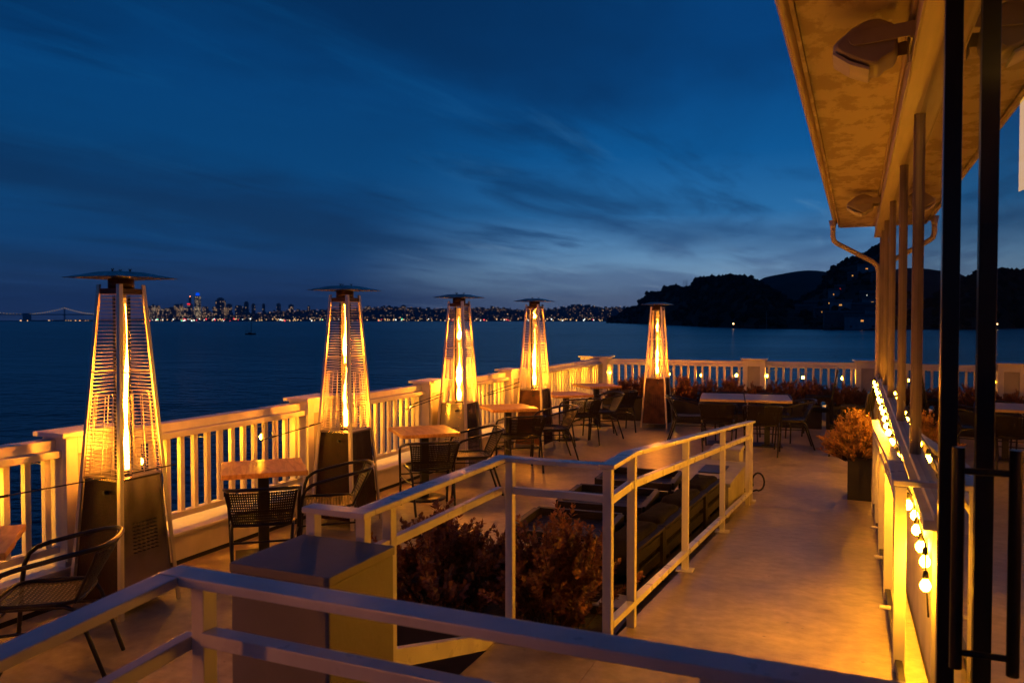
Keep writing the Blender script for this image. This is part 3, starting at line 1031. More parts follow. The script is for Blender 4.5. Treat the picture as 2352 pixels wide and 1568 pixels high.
# ramp (left side), X = -1.04
XR = -1.035
r = rail_thing('white metal ramp railing with three rails beside the lounge seats', (XR, 6, 0))
gz = lambda y: .42 if y < 3.62 else max(0.0, .42 * (8.66 - y) / (8.66 - 3.62))
mb = MB(); flat(mb, (XR, 3.475, 1.283), (XR, 3.90, 1.283)); flat(mb, (XR, 3.895, 1.283), (XR, 8.98, .845)); mb.build('top_rail', M_rail, r, .004, world=True)
mb = MB(); flat(mb, (XR, 3.485, 1.125), (XR, 3.88, 1.125), .035, .038); flat(mb, (XR, 3.885, 1.125), (XR, 8.90, .700), .035, .038); mb.build('middle_rail', M_rail, r, .003, world=True)
mb = MB(); flat(mb, (XR, 3.53, .545), (XR, 8.90, .105), .042, .032); mb.build('bottom_rail', M_rail, r, .003, world=True)
for y in (3.50, 3.92, 5.30, 6.90, 8.62, 8.86):
    zt = 1.267 if y < 3.9 else 1.283 - (y - 3.895) * .0861 - .0165
    mb = MB(); mb.box(XR - .021, XR + .021, y - .021, y + .021, gz(y), zt + .003); mb.build('post', M_rail, r, .003, world=True)
mb = MB()
for y in (3.50, 5.30, 6.90, 8.86):
    mb.box(XR - .055, XR + .055, y - .05, y + .05, gz(y) + .001, gz(y) + .012)
mb.build('foot_plate', M_rail, r, .002, world=True)

# landing railing: runs along X = -1.56 and across at Y = 3.52
XL = -1.575
r = rail_thing('white metal landing railing round the shrubs behind the grey pedestal box', (XL, 3, .42))
mb = MB(); flat(mb, (-1.80, 2.315, 1.278), (XL + .036, 2.315, 1.278)); flat(mb, (XL, 2.353, 1.2785), (XL, 3.475, 1.2785)); flat(mb, (XL - .036, 3.515, 1.2795), (XR - .0385, 3.515, 1.2795))
mb.build('top_rail', M_rail, r, .004, world=True)
mb = MB(); flat(mb, (XL, 2.36, 1.13), (XL, 3.49, 1.13), .03, .034); flat(mb, (XL + .022, 3.515, 1.13), (XR - .022, 3.515, 1.13), .03, .034)
mb.build('middle_rail', M_rail, r, .003, world=True)
for (x, y) in ((-1.775, 2.315), (XL, 2.330), (XL, 2.50), (XL + .045, 3.515)):
    mb = MB(); mb.box(x - .019, x + .019, y - .02, y + .02, .42 if x > -1.57 and y > 3 else .30, 1.2670); mb.build('post', M_rail, r, .003, world=True)
mb = MB(); mb.beam((XL - .01, 2.35, .74), (XL - .01, 3.49, .40), .04, .07); mb.build('sloping_rail', M_rail, r, .003, world=True)

# foreground railing
YF = 1.55
r = rail_thing('white metal foreground handrail crossing the bottom of the photo', (-1, YF, .42))
mb = MB(); flat(mb, (-1.655, YF, 1.284), (.20, YF, 1.284), .080, .026); flat(mb, (-1.618, YF - .042, 1.283), (-1.618, -.2, 1.16), .074, .026)
mb.build('top_rail', M_rail, r, .004, world=True)
mb = MB(); flat(mb, (-1.52, YF - .005, 1.140), (.20, YF - .005, 1.140), .05, .036); flat(mb, (-1.575, YF + .0, 1.125), (-1.575, -.2, 1.00), .035, .036)
mb.build('middle_rail', M_rail, r, .003, world=True)
for (x, y) in ((-1.535, YF), (-1.59, .98), (-.25, YF)):
    mb = MB(); mb.box(x - .020, x + .020, y - .024, y + .024, 0.0 if x < -1.5 else .42, 1.22 if y < 1.2 else 1.2705); mb.build('post', M_rail, r, .003, world=True)

# right low railing, X = .19
XQ = .185
r = rail_thing('low white metal railing along the building wall lit by string lights', (XQ, 7, 0))
mb = MB(); flat(mb, (XQ, 3.88, 1.236), (XQ, 4.45, 1.232), .07, .024); flat(mb, (XQ, 4.445, 1.232), (XQ, 8.3, .925), .07, .024); flat(mb, (XQ, 8.295, .925), (XQ, 8.95, .915), .07, .024)
flat(mb, (XQ - .03, 3.88, 1.2365), (.325, 3.88, 1.2365), .05, .025)
mb.build('top_rail', M_rail, r, .004, world=True)
mb = MB(); flat(mb, (XQ, 3.90, 1.118), (XQ, 4.45, 1.114), .033, .036); flat(mb, (XQ, 4.445, 1.114), (XQ, 8.9, .775), .033, .036)
mb.build('middle_rail', M_rail, r, .003, world=True)
mb = MB(); flat(mb, (XQ, 3.4, .475), (XQ, 9.0, .06), .03, .03); mb.build('bottom_rail', M_iron, r, .003, world=True)
for y in (3.88, 5.2, 6.45, 7.65, 8.85):
    zt = 1.222 if y < 4.45 else (1.232 - (y - 4.445) * .0796 - .0125 if y < 8.3 else .902)
    mb = MB(); mb.box(XQ - .024, XQ + .024, y - .022, y + .022, gz(y), zt); mb.build('post', M_rail, r, .003, world=True)
mb = MB()
for y in (4.6, 6.0, 7.3):
    mb.tube([(XQ - .005, y, gz(y) + .10), (XQ - .06, y, gz(y) + .10)], .012, 8)
mb.build('rail_bracket', M_rail, r, world=True)

# ------------------------------------------------------------------ building
XW = .33
YE = 12.95
B = empty('restaurant_building', (2.5, 5, 0), 0, 'low restaurant building at right with mirror like windows and peeling soffit', 'building')
Mw = M_curb
mb = MB(); mb.box(.306, .42, 3.80, YE, -.02, 1.075); mb.build('low_wall', Mw, B, .003, world=True)
mb = MB(); mb.box(.262, .44, 3.70, YE + .03, 1.076, 1.120); mb.box(.30, .44, 3.70, YE + .03, 1.121, 1.150); mb.build('sill', M_white, B, .004, world=True)
mb = MB(); mb.box(.232, .42, -2.5, YE + .05, 3.17, 3.396); mb.box(.214, .2315, -2.5, YE + .05, 3.335, 3.395); mb.box(.222, .2315, -2.5, YE + .05, 3.168, 3.215)
mb.build('header_beam', M_beam, B, .004, world=True)
mb = MB(); mb.prism([(-.290, -2.5), (.60, -2.5), (.60, 13.45), (-.255, 13.45)], 'z', 3.40, 3.43); mb.build('soffit', M_soffit, B, world=True)
mb = MB()
mb.hexa([(-.314, -2.5, 3.385), (-.292, -2.5, 3.385), (-.257, 13.45, 3.385), (-.279, 13.45, 3.385), (-.314, -2.5, 3.50), (-.292, -2.5, 3.50), (-.257, 13.45, 3.50), (-.279, 13.45, 3.50)])
mb.box(-.256, .60, 13.451, 13.475, 3.385, 3.50)
mb.build('fascia', M_soffit, B, .003, world=True)
mb = MB()
for (t0, t1) in ((-2.5, 13.25),):
    N = 9
    ring = lambda y, xo: [(xo - .040 + .036 * math.cos(a), y, 3.50 + .075 * math.sin(a)) for a in [PI + PI * k / N for k in range(N + 1)]]
    a = ring(-2.5, -.318); b = ring(13.4, -.283)
    mb.add(a + b, [(k, k + 1, N + 2 + k, N + 1 + k) for k in range(N)], True)
    a2 = [(x, y, z + .004) for x, y, z in a]; b2 = [(x, y, z + .004) for x, y, z in b]
    mb.add(a2 + b2, [(k + 1, k, N + 1 + k, N + 2 + k) for k in range(N)], True)
mb.build('gutter', M_beam, B, world=True, fixn=False)
mb = MB(); mb.hexa([(-.325, -2.6, 3.505), (6.2, -2.6, 3.505), (6.2, 13.5, 3.505), (-.29, 13.5, 3.505), (-.325, -2.6, 3.53), (6.2, -2.6, 5.2), (6.2, 13.5, 5.2), (-.29, 13.5, 3.53)])
mb.build('roof', M_roof, B, world=True)
# downspout: funnel under the gutter end, elbow, diagonal run back to the wall corner
mb = MB(); mb.lathe([(.036, -.14), (.040, -.10), (.062, 0)], 16, (-.340, 12.82, 3.43)); f0 = len(mb.v)
dp = mb.build('downspout', M_beam, B, world=True)
mb = MB(); mb.tube([(-.340, 12.82, 3.34), (-.340, 12.82, 3.20), (-.325, 12.84, 3.13), (-.28, 12.86, 3.09), (.20, 12.98, 2.82), (.265, 13.0, 2.76), (.29, 13.0, 2.66), (.29, 13.0, 0.02)], .036, 12)
mb.build('pipe', M_beam, dp, world=True)
# windows
mulls = [3.74, 5.32, 7.02, 9.08, 10.82, 12.02, YE - .02]
for i, y in enumerate(mulls):
    mb = MB(); mb.box(.308 if y > 4 else .322, .345, y - .020, y + .020, 1.1505, 3.1695)
    if y > 4: mb.box(.299, .3075, y - .009, y + .009, 1.1505, 3.1695)
    mb.build('mullion', M_mull, B, .003, world=True)
for i in range(len(mulls) - 1):
    mb = MB(); mb.add([(XW, mulls[i] + .0225, 1.1505), (XW, mulls[i + 1] - .0225, 1.1505), (XW, mulls[i + 1] - .0225, 3.1695), (XW, mulls[i] + .0225, 3.1695)], [(0, 1, 2, 3)])
    mb.build('window_pane', M_window, B, world=True, fixn=False)
# inside the restaurant
mb = MB()
mb.box(6.0, 6.1, -2.5, YE, 0, 3.39); mb.box(.421, 5.999, YE - .02, YE + .08, 0, 3.39); mb.box(.421, 5.999, -2.6, -2.5, 0, 3.39)
mb.box(.43, 5.999, -2.5, YE - .021, 3.30, 3.33)
mb.build('interior_wall', M_inner, B, world=True)
mb = MB(); mb.box(.421, 5.999, -2.5, YE - .021, .37, .42); mb.build('interior_floor', M_inner, B, world=True)
# door side
mb = MB(); mb.box(.252, .304, 2.93, 2.98, .42, 3.169); mb.build('door_post', M_blacktrim, B, .003, world=True)
mb = MB(); mb.box(.324, .345, 3.66, 3.70, .42, 3.169); mb.build('door_jamb', M_blacktrim, B, .003, world=True)
mb = MB(); mb.box(.335, .365, -2.5, 3.639, 3.05, 3.168); mb.box(.336, .364, -2.5, 3.639, .42, .50)
d = mb.build('door', M_blacktrim, B, .002, world=True)
mb = MB(); mb.add([(XW, -2.4, .501), (XW, 3.639, .501), (XW, 3.639, 3.049), (XW, -2.4, 3.049)], [(0, 1, 2, 3)]); mb.build('door_pane', M_window, d, world=True, fixn=False)
mb = MB()
mb.tube([(.262, 2.50, .985), (.262, 2.50, 1.60)], .0165, 12)
for z in (1.03, 1.535):
    mb.tube([(.262, 2.50, z), (.331, 2.50, z)], .0095, 8)
mb.build('door_handle', M_blacktrim, d, world=True)

r = empty('pendant_lamp', (.885, 5.05, 3.29), 0, 'yellow glowing lamp seen through the door glass at the right edge', 'lamp')
mb = MB(); mb.hexa([(-.06, -.2, -.62), (.30, -.2, -.50), (.30, .2, -.50), (-.06, .2, -.62), (-.06, -.2, -.12), (.30, -.2, -.12), (.30, .2, -.12), (-.06, .2, -.12)]); mb.build('lamp_shade', M_pendant, r)
mb = MB(); mb.tube([(.12, 0, -.119), (.12, 0, .01)], .01, 6); mb.build('rod', M_iron, r)


# ------------------------------------------------------------------ loudspeakers under the soffit
def make_speaker(loc, label):
    r = empty('loudspeaker', loc, 0, label, 'loudspeaker', 'wall mounted loudspeakers under the soffit')
    s0 = 1.0
    mb = MB()
    # wedge cabinet: rounded back, faceted front; profile in x-z (local), extruded along y with taper
    prof = [(-.150, -.01), (-.104, .056), (-.05, .094), (.0, .112), (.045, .110), (.085, .092), (.115, .066), (.126, -.046), (.075, -.082), (.02, -.105)]
    pts = []
    m = len(prof)
    for i in range(m):
        p0, p1, p2, p3 = (Vector(prof[(i + k) % m]) for k in (-1, 0, 1, 2))
        for t in (0, .25, .5, .75):
            pts.append(tuple(.5 * (2 * p1 + (p2 - p0) * t + (2 * p0 - 5 * p1 + 4 * p2 - p3) * t * t + (3 * p1 - p0 - 3 * p2 + p3) * t ** 3)))
    prof = pts
    def ring(y, q):
        return [(x * q, y, z * q) for x, z in prof]
    secs = [(-.125, .84), (-.122, .90), (-.112, .955), (-.09, .985), (-.04, 1.0), (.04, 1.0), (.105, .97), (.125, .86)]
    n = len(prof); vs = []
    for y, q in secs: vs += ring(y, q)
    fs = [tuple(range(n)), tuple((len(secs) - 1) * n + k for k in range(n))]
    for i in range(len(secs) - 1):
        for k in range(n):
            fs.append((i * n + k, i * n + (k + 1) % n, (i + 1) * n + (k + 1) % n, (i + 1) * n + k))
    mb.add(vs, fs[:2]); mb.add(vs, fs[2:], True)
    mb.build('cabinet', M_speaker, r)
    mb = MB()
    g = [(-.146, -.020), (-.075, -.072), (.010, -.109), (.004, -.124), (-.080, -.088), (-.155, -.031)]
    mb.prism(g, 'y', -.112, .118)
    mb.build('grille', M_grille, r, .004)
    mb = MB()
    for q in (-1, 1):
        mb.beam((-.05, q * .140, .02), (.195, q * .140, .035), .010, .066)
        mb.tube([(-.05, q * .133, .02), (-.05, q * .150, .02)], .033, 14)
    mb.box(.175, .1845, -.146, .146, -.01, .075)
    mb.box(.17, .1745, -.05, .05, -.09, .13)
    mb.build('bracket', M_speaker, r, .003)
    return r


make_speaker((.035, 4.20, 3.235), 'near grey loudspeaker on a bracket under the soffit')
make_speaker((.035, 9.9, 3.250), 'far grey loudspeaker under the soffit near the downspout')


# ------------------------------------------------------------------ string lights
def make_bulb(scale, name='light_bulb'):
    r = empty(name, (0, 0, 0), 0, 'x', 'light bulb', 'x')
    s = scale
    mb = MB(); mb.lathe([(.001, -.062 * s), (.014 * s, -.060 * s), (.026 * s, -.048 * s), (.031 * s, -.030 * s), (.027 * s, -.012 * s), (.016 * s, .004 * s), (.013 * s, .012 * s)], 14)
    mb.build('globe', M_bulb, r)
    mb = MB(); mb.lathe([(.0165 * s, .0125 * s), (.018 * s, .03 * s), (.015 * s, .055 * s), (.006 * s, .065 * s)], 10); mb.build('socket', M_socket, r)
    return r


b0 = make_bulb(.69)
first = [True]


def bulb(p, label, group):
    if first[0]:
        first[0] = False
        b0.location = p; b0['label'] = label; b0['group'] = group
        return b0
    return dup(b0, p, None, label, group)


GW = 'bulbs of the string light along the building wall'
wall_b = [(12.4, 1.10), (11.7, 1.105), (11.05, 1.10), (10.47, 1.109), (9.98, 1.088), (9.40, 1.115), (8.92, 1.093), (8.32, 1.112), (7.89, 1.10), (7.45, 1.09), (6.99, 1.094), (6.38, 1.104), (5.59, 1.12), (4.95, 1.08), (4.4, 1.07)]
XB = .252
for y, z in wall_b:
    bulb((XB - .010, y, z - .02), 'glowing bulb of the string hung under the window sill above the low railing', GW)
near = [(4.36, 1.01), (4.26, .962), (3.99, .952), (3.74, .955), (3.70, .866)]
near_l = ['upper of the five glowing bulbs beside the door', 'second from top of the five glowing bulbs beside the door', 'middle one of the five glowing bulbs beside the door',
          'second from bottom of the five glowing bulbs beside the door', 'lowest and largest looking of the five glowing bulbs beside the door']
nb = []
for (y, z), l in zip(near, near_l):
    p = (.274, y, z); nb.append(p)
    bulb(p, l, GW)
mb = MB()
pts = [(XB, 12.5, 1.07)]
for (y, z) in wall_b:
    pts.append((XB - .010, y, z + .040)); pts.append((XB - .004, y - .22, z + .055))
mb.tube(pts, .004, 5)
for p in nb:
    pass
mb.tube([(.268, 4.5, 1.06)] + [(p[0], p[1], p[2] + .055) for p in nb] + [(.29, 3.75, .7)], .004, 5)
tag(mb.build('string_cable', M_cable), 'black cord of the string light under the window sill', 'cable')
GL = 'bulbs of the string light on the left railing'
y = 1.1
lp = []
while y < 16.2:
    lp.append(y); y += .70
XL2 = -5.20
for i, y in enumerate(lp):
    bulb((XL2, y, .86 + .012 * math.sin(i * 2.3)), 'small glowing bulb hanging on the water side of the left railing', GL)
mb = MB(); pts = []
for i, y in enumerate(lp):
    pts.append((XL2, y, .935)); pts.append((XL2 - .002, y + .35, .985))
mb.tube(pts, .004, 5)
tag(mb.build('string_cable', M_cable), 'black cord of the string light along the left railing', 'cable')
GF = 'bulbs of the string light on the far railing'
pts = []
for i, u in enumerate([.12, .72, 1.35, 2.02, 2.72, 3.32, 4.0, 4.72, 5.42, 6.1, 6.8]):
    p = FM @ Vector((u, .235, .835 + .01 * math.sin(i * 1.7)))
    bulb(p, 'small glowing bulb hanging on the water side of the far railing', GF)
    pts.append(p + Vector((0, 0, .072))); pts.append(FM @ Vector((u + .33, .235, .985)))
mb = MB(); mb.tube(pts, .004, 5)
tag(mb.build('string_cable', M_cable), 'black cord of the string light along the far railing', 'cable')


# ------------------------------------------------------------------ planters and shrubs
def make_shrub(name, seed, n_spray, h, spread, leaf, mat, upright=.8, leaves_per=46, wx=1.0, wy=1.0, dome=.40):
    """foliage + stems; sprays rise from the base, each carries small folded leaves"""
    rnd = random.Random(seed)
    lf = MB(); st = MB()
    for k in range(n_spray):
        a = rnd.uniform(0, 2 * PI)
        q = math.sqrt(rnd.random())
        bx_, by_ = .45 * q * wx * math.cos(a), .45 * q * wy * math.sin(a)
        out = Vector((math.cos(a) * wx, math.sin(a) * wy, 0)) * q
        lean = spread * q * rnd.uniform(.6, 1.15)
        hh = h * rnd.uniform(.58, 1.05) * (1 - dome * q * q)
        p0 = Vector((bx_ * .5 * spread * 2, by_ * .5 * spread * 2, 0))
        p2 = p0 + out * lean + Vector((rnd.uniform(-.05, .05), rnd.uniform(-.05, .05), hh))
        p1 = p0 + out * lean * .35 + Vector((0, 0, hh * .55))
        bez = lambda t: p0 * (1 - t) ** 2 + p1 * 2 * t * (1 - t) + p2 * t * t
        st.tube([bez(t / 5) for t in range(6)], [.0045, .004, .0032, .0025, .0018, .001], 4, caps=False)
        # side twigs
        twigs = [(bez, .25, 1.0)]
        for tw in range(rnd.randint(3, 5)):
            t0 = rnd.uniform(.3, .85)
            s = bez(t0)
            dd = (Vector((rnd.uniform(-1, 1), rnd.uniform(-1, 1), rnd.uniform(.3, 1.2))) + out * .6).normalized()
            ln = hh * rnd.uniform(.12, .28)
            e = s + dd * ln + Vector((0, 0, ln * .3 * upright))
            twigs.append(((lambda t, s=s, e=e: s.lerp(e, t)), .1, ln / hh * 1.5))
        for fn, t0, wgt in twigs:
            nl = max(6, int(leaves_per * wgt * (1 if wgt == 1.0 else .9)))
            for i in range(nl):
                t = t0 + (1 - t0) * (i + rnd.random()) / nl
                p = fn(min(1, t))
                ax = (fn(min(1, t + .05)) - fn(max(0, t - .05)))
                if ax.length < 1e-6: ax = Vector((0, 0, 1))
                ax.normalize()
                ang = i * 2.4 + rnd.random()
                o = ax.orthogonal().normalized()
                o = Matrix.Rotation(ang, 3, ax) @ o
                d = (o * rnd.uniform(.55, .95) + ax * rnd.uniform(.5, .95)).normalized()
                L_ = leaf * rnd.uniform(.65, 1.25) * (1.15 - .4 * t)
                sd = d.cross(ax)
                if sd.length < 1e-4: continue
                sd.normalize(); nr = sd.cross(d)
                wd = L_ * .30
                tip = p + d * L_
                mid = p + d * L_ * .5 + nr * L_ * .06
                lf.add([p, mid + sd * wd, tip, mid - sd * wd], [(0, 1, 2), (0, 2, 3)])
    r = empty(name, (0, 0, 0), 0, 'x', 'shrub', 'x')
    st.build('stem', M_stem, r, fixn=False)
    lf.build('foliage', mat, r, fixn=False)
    return r


def planter(name, x0, x1, y0, y1, h, label, group=None, M=None, t=.025, loc=None):
    c = Vector(((x0 + x1) / 2, (y0 + y1) / 2, 0))
    if M: c = M @ c
    r = empty(name, c, 0, label, 'planter', group)
    mb = MB()
    mb.box(x0, x1, y0, y0 + t, 0.0, h); mb.box(x0, x1, y1 - t, y1, 0.0, h)
    mb.box(x0, x0 + t, y0 + t, y1 - t, 0.0, h); mb.box(x1 - t, x1, y0 + t, y1 - t, 0.0, h)
    if M: mb.xf(M)
    mb.build('box', M_planter, r, .003, world=True)
    mb = MB(); mb.box(x0 + t, x1 - t, y0 + t, y1 - t, .02, h - .05)
    if M: mb.xf(M)
    mb.build('soil', M_soil, r, world=True)
    return r


PG = 'long dark planter boxes before the far railing'
shr = [make_shrub('shrub', s, 34, .50, .24, .044, M_leafred, leaves_per=52) for s in (1, 2, 3)]
FP = Matrix.Translation((-4.60, 15.05, 0)) @ Matrix.Rotation(math.radians(2.2), 4, 'Z')
pl = [(0.02, 1.32), (1.40, 2.70), (2.78, 4.05), (4.12, 4.85)]
pn = ['dark planter box in the corner left of the fifth heater', 'dark planter box directly behind the fifth heater', 'dark planter box behind the double table', 'dark planter box behind the stacked black armchairs']
for (a, b), l in zip(pl, pn):
    planter('planter_box', a, b, 0, .52, .42, l, PG, FP)
fu = [(.15, .62), (.42, .95), (.78, 1.15), (1.12, .9), (1.55, 1.12), (1.80, .85), (2.05, .95), (2.45, 1.1), (2.9, .9), (3.2, .95), (3.5, 1.05), (3.85, 1.15), (4.25, .9), (4.5, .95), (4.75, .8)]
fl = ['in the corner behind the last bistro table', 'left of the fifth heater in the corner planter', 'tall, just left of the fifth heater', 'partly hidden by the fifth heater',
      'tall, just right of the fifth heater', 'low, between fifth heater and double table', 'left of the double table chair', 'tall, above left half of the double table',
      'left of the tan panelled far post', 'before the tan panelled far post', 'low, right of the tan panelled far post', 'tall, above the right end of the double table',
      'left of the stacked armchair back', 'behind the stacked armchairs', 'at the wall end of the planters']
usedm = set()
for i, ((u, s), l) in enumerate(zip(fu, fl)):
    base = shr[i % 3]
    p = FP @ Vector((u, .26 + .06 * math.sin(i * 2.1), .35))
    lab_ = 'reddish brown planter shrub ' + l
    if (i % 3) in usedm:
        c = dup(base, p, i * 1.3, lab_, 'reddish shrubs in the far planters')
    else:
        usedm.add(i % 3); c = base; c.location = p; c.rotation_euler = (0, 0, i * 1.3); c['label'] = lab_; c['group'] = 'reddish shrubs in the far planters'
    c.scale = (s * .95, s * .95, s)

# near planter with two shrubs beside the landing
planter('planter_box', -2.55, -1.12, 3.66, 4.30, .34, 'dark planter box below the landing railing full of shrubs')
s1 = make_shrub('shrub', 21, 70, .62, .42, .042, M_leafred, leaves_per=64)
s1.location = (-2.12, 3.98, .29); tag(s1, 'dark reddish shrub left of the landing railing post', group='shrubs below the landing railing')
s2 = make_shrub('shrub', 22, 70, .66, .40, .042, M_leafred, leaves_per=64)
s2.location = (-1.47, 3.98, .29); tag(s2, 'orange lit reddish shrub right of the landing railing post, poking through the rail', group='shrubs below the landing railing')
# right planter
planter('planter_box', -.075, .165, 9.35, 9.75, .47, 'tall square dark planter by the right railing')
s3 = make_shrub('shrub', 31, 260, .54, .29, .028, M_leafgold, upright=.5, leaves_per=72, dome=.70)
s3.scale = (1.1, 1.1, 1.06); s3.location = (.02, 9.55, .40); tag(s3, 'golden feathery shrub in the square planter beside the string lights')

exec_far = True
# ------------------------------------------------------------------ water
def water_mat():
    m, N, L = nt('sea_water')
    out = N.new('ShaderNodeOutputMaterial'); b = N.new('ShaderNodeBsdfPrincipled'); L.new(b.outputs[0], out.inputs[0])
    b.inputs['Base Color'].default_value = (0.003, 0.012, 0.028, 1)
    b.inputs['Roughness'].default_value = 0.24
    b.inputs['IOR'].default_value = 1.33
    tc = N.new('ShaderNodeTexCoord')
    h = None
    for sc, st, w in ((0.5, (1, 1.6, 1), 1.0), (0.12, (1.0, 1.7, 1), 2.2), (1.8, (1, 1.3, 1), .28)):
        mp = N.new('ShaderNodeMapping'); mp.inputs['Scale'].default_value = st; mp.inputs['Rotation'].default_value = (0, 0, .4)
        L.new(tc.outputs['Object'], mp.inputs[0])
        n = N.new('ShaderNodeTexNoise'); n.inputs['Scale'].default_value = sc; n.inputs['Detail'].default_value = 3
        L.new(mp.outputs[0], n.inputs['Vector'])
        mu = N.new('ShaderNodeMath'); mu.operation = 'MULTIPLY'; mu.inputs[1].default_value = w; L.new(n.outputs[0], mu.inputs[0])
        if h is None: h = mu
        else:
            ad = N.new('ShaderNodeMath'); ad.operation = 'ADD'; L.new(h.outputs[0], ad.inputs[0]); L.new(mu.outputs[0], ad.inputs[1]); h = ad
    # calm slicks modulate wave height
    mp = N.new('ShaderNodeMapping'); mp.inputs['Scale'].default_value = (.0045, .016, 1); mp.inputs['Rotation'].default_value = (0, 0, -.42)
    L.new(tc.outputs['Object'], mp.inputs[0])
    n = N.new('ShaderNodeTexNoise'); n.inputs['Scale'].default_value = 1.0; n.inputs['Detail'].default_value = 5; L.new(mp.outputs[0], n.inputs['Vector'])
    mr = N.new('ShaderNodeMapRange'); mr.inputs[1].default_value = .38; mr.inputs[2].default_value = .62; mr.inputs[3].default_value = .25; mr.inputs[4].default_value = .75
    L.new(n.outputs[0], mr.inputs[0])
    bp = N.new('ShaderNodeBump'); bp.inputs['Distance'].default_value = 0.9
    L.new(mr.outputs[0], bp.inputs['Strength']); L.new(h.outputs[0], bp.inputs['Height']); L.new(bp.outputs[0], b.inputs['Normal'])
    return m


mb = MB(); mb.add([(-14000, -3000, SEA), (9000, -3000, SEA), (9000, 14000, SEA), (-14000, 14000, SEA)], [(0, 1, 2, 3)])
tag(mb.build('water', water_mat(), fixn=False), kind='structure')


# ------------------------------------------------------------------ hills across the cove
def lerp_tab(tab, x):
    if x <= tab[0][0]: return tab[0][1]
    for (a, va), (b, vb) in zip(tab, tab[1:]):
        if x <= b: return va + (vb - va) * (x - a) / (b - a)
    return tab[-1][1]


SHORE = [(1393, 1554), (1487, 1100), (1621, 700), (1744, 545), (1850, 505), (2020, 473), (2600, 430)]
R_WOOD = [(1391, 741), (1394, 733), (1401, 731), (1416, 726), (1434, 716), (1451, 707), (1469, 703), (1474, 692), (1493, 675), (1522, 671), (1528, 664), (1551, 659), (1567, 663),
          (1572, 667), (1585, 662), (1597, 657), (1602, 648), (1620, 642), (1641, 640), (1697, 638), (1713, 644), (1734, 653), (1760, 668), (1790, 690), (1830, 712), (1870, 735)]
R_BARE = [(1600, 735), (1680, 700), (1734, 650), (1755, 638), (1790, 630), (1829, 624), (1853, 621), (1876, 621), (1892, 623), (1911, 630), (1960, 650), (2050, 680), (2200, 720)]
R_RIGHT = [(1690, 740), (1760, 722), (1820, 700), (1860, 684), (1890, 664), (1905, 640), (1912, 632), (1918, 624), (1932, 609), (1948, 600), (1969, 595), (1983, 586), (2022, 570), (2080, 562), (2160, 575), (2260, 615), (2400, 640), (2600, 660)]


def hill(name, ridge, d0, d1, x0, x1, nx, label, mat, bump=0.0):
    """terrain: from shoreline depth d0(x) up to ridge depth d1(x), then down behind"""
    vs = []; fs = []
    prof = [(0, 0), (.06, .09), (.2, .27), (.4, .5), (.6, .70), (.8, .88), (.92, .97), (1, 1), (1.1, .95), (1.35, .6), (1.8, -.02)]
    for i in range(nx + 1):
        x = x0 + (x1 - x0) * i / nx
        a = d0(x); b = d1(x)
        zr = EYE + (HZ - lerp_tab(ridge, x)) / FPX * b
        for (t, hh) in prof:
            d = a + (b - a) * t
            p = far_pt(x, HZ, d); z = SEA - .5 + (zr - SEA + .5) * hh
            p.z = z + (noise.noise(Vector((p.x * .02, p.y * .02, 1))) * bump * min(1, t * 3) if t < 1.7 else 0)
            vs.append(p)
    m = len(prof)
    for i in range(nx):
        for k in range(m - 1):
            q = i * m + k
            fs.append((q, q + m, q + m + 1, q + 1))
    mb = MB(); mb.add(vs, fs, True)
    o = mb.build(name, mat, fixn=False)
    tag(o, kind='structure')
    return o


M_hill = pbr('hill_ground', (0.030, 0.032, 0.026), 0.95, var=0.4, scale=.02, spec=0.05)
M_grassy = pbr('hill_grass', (0.035, 0.036, 0.032), 0.95, var=0.35, scale=.012, spec=0.05)
M_woods = pbr('woodland_leaves', (0.020, 0.024, 0.018), 0.95, var=0.5, scale=.05, spec=0.05)
sh = lambda x: lerp_tab(SHORE, x)
dw1 = lambda x: sh(x) * 1.30 + 40
dr1 = lambda x: sh(x) * 1.0 + 380
hill('hill', R_WOOD, sh, dw1, 1391, 1870, 90, '', M_hill, 2.0)
hill('hill', R_BARE, lambda x: 1150, lambda x: 1700, 1600, 2200, 70, '', M_grassy, 3.0)
hill('hill', R_RIGHT, lambda x: sh(x) + (60 if x < 1740 else 0), dr1, 1690, 2600, 110, '', M_hill, 2.0)


def on_hill(x, t, ridge, d0, d1):
    prof = [(0, 0), (.06, .09), (.2, .27), (.4, .5), (.6, .70), (.8, .88), (.92, .97), (1, 1), (1.1, .95)]
    a, b = d0(x), d1(x)
    zr = EYE + (HZ - lerp_tab(ridge, x)) / FPX * b
    hh = lerp_tab(prof, t)
    p = far_pt(x, HZ, a + (b - a) * t)
    p.z = SEA - .5 + (zr - SEA + .5) * hh
    return p


def hill_hit(x, y, ridge, d0, d1):
    """point of the slope that appears at pixel height y"""
    best = None
    for k in range(1, 100):
        t = k / 100
        p = on_hill(x, t, ridge, d0, d1)
        d = d0(x) + (d1(x) - d0(x)) * t
        yy = HZ - (p.z - EYE) / d * FPX
        if yy <= y: return p, d
    return p, d


def ico():
    bm = bmesh.new(); bmesh.ops.create_icosphere(bm, subdivisions=1, radius=1)
    v = [q.co.copy() for q in bm.verts]; f = [tuple(w.index for w in q.verts) for q in bm.faces]
    bm.free(); return v, f


IV, IF = ico()


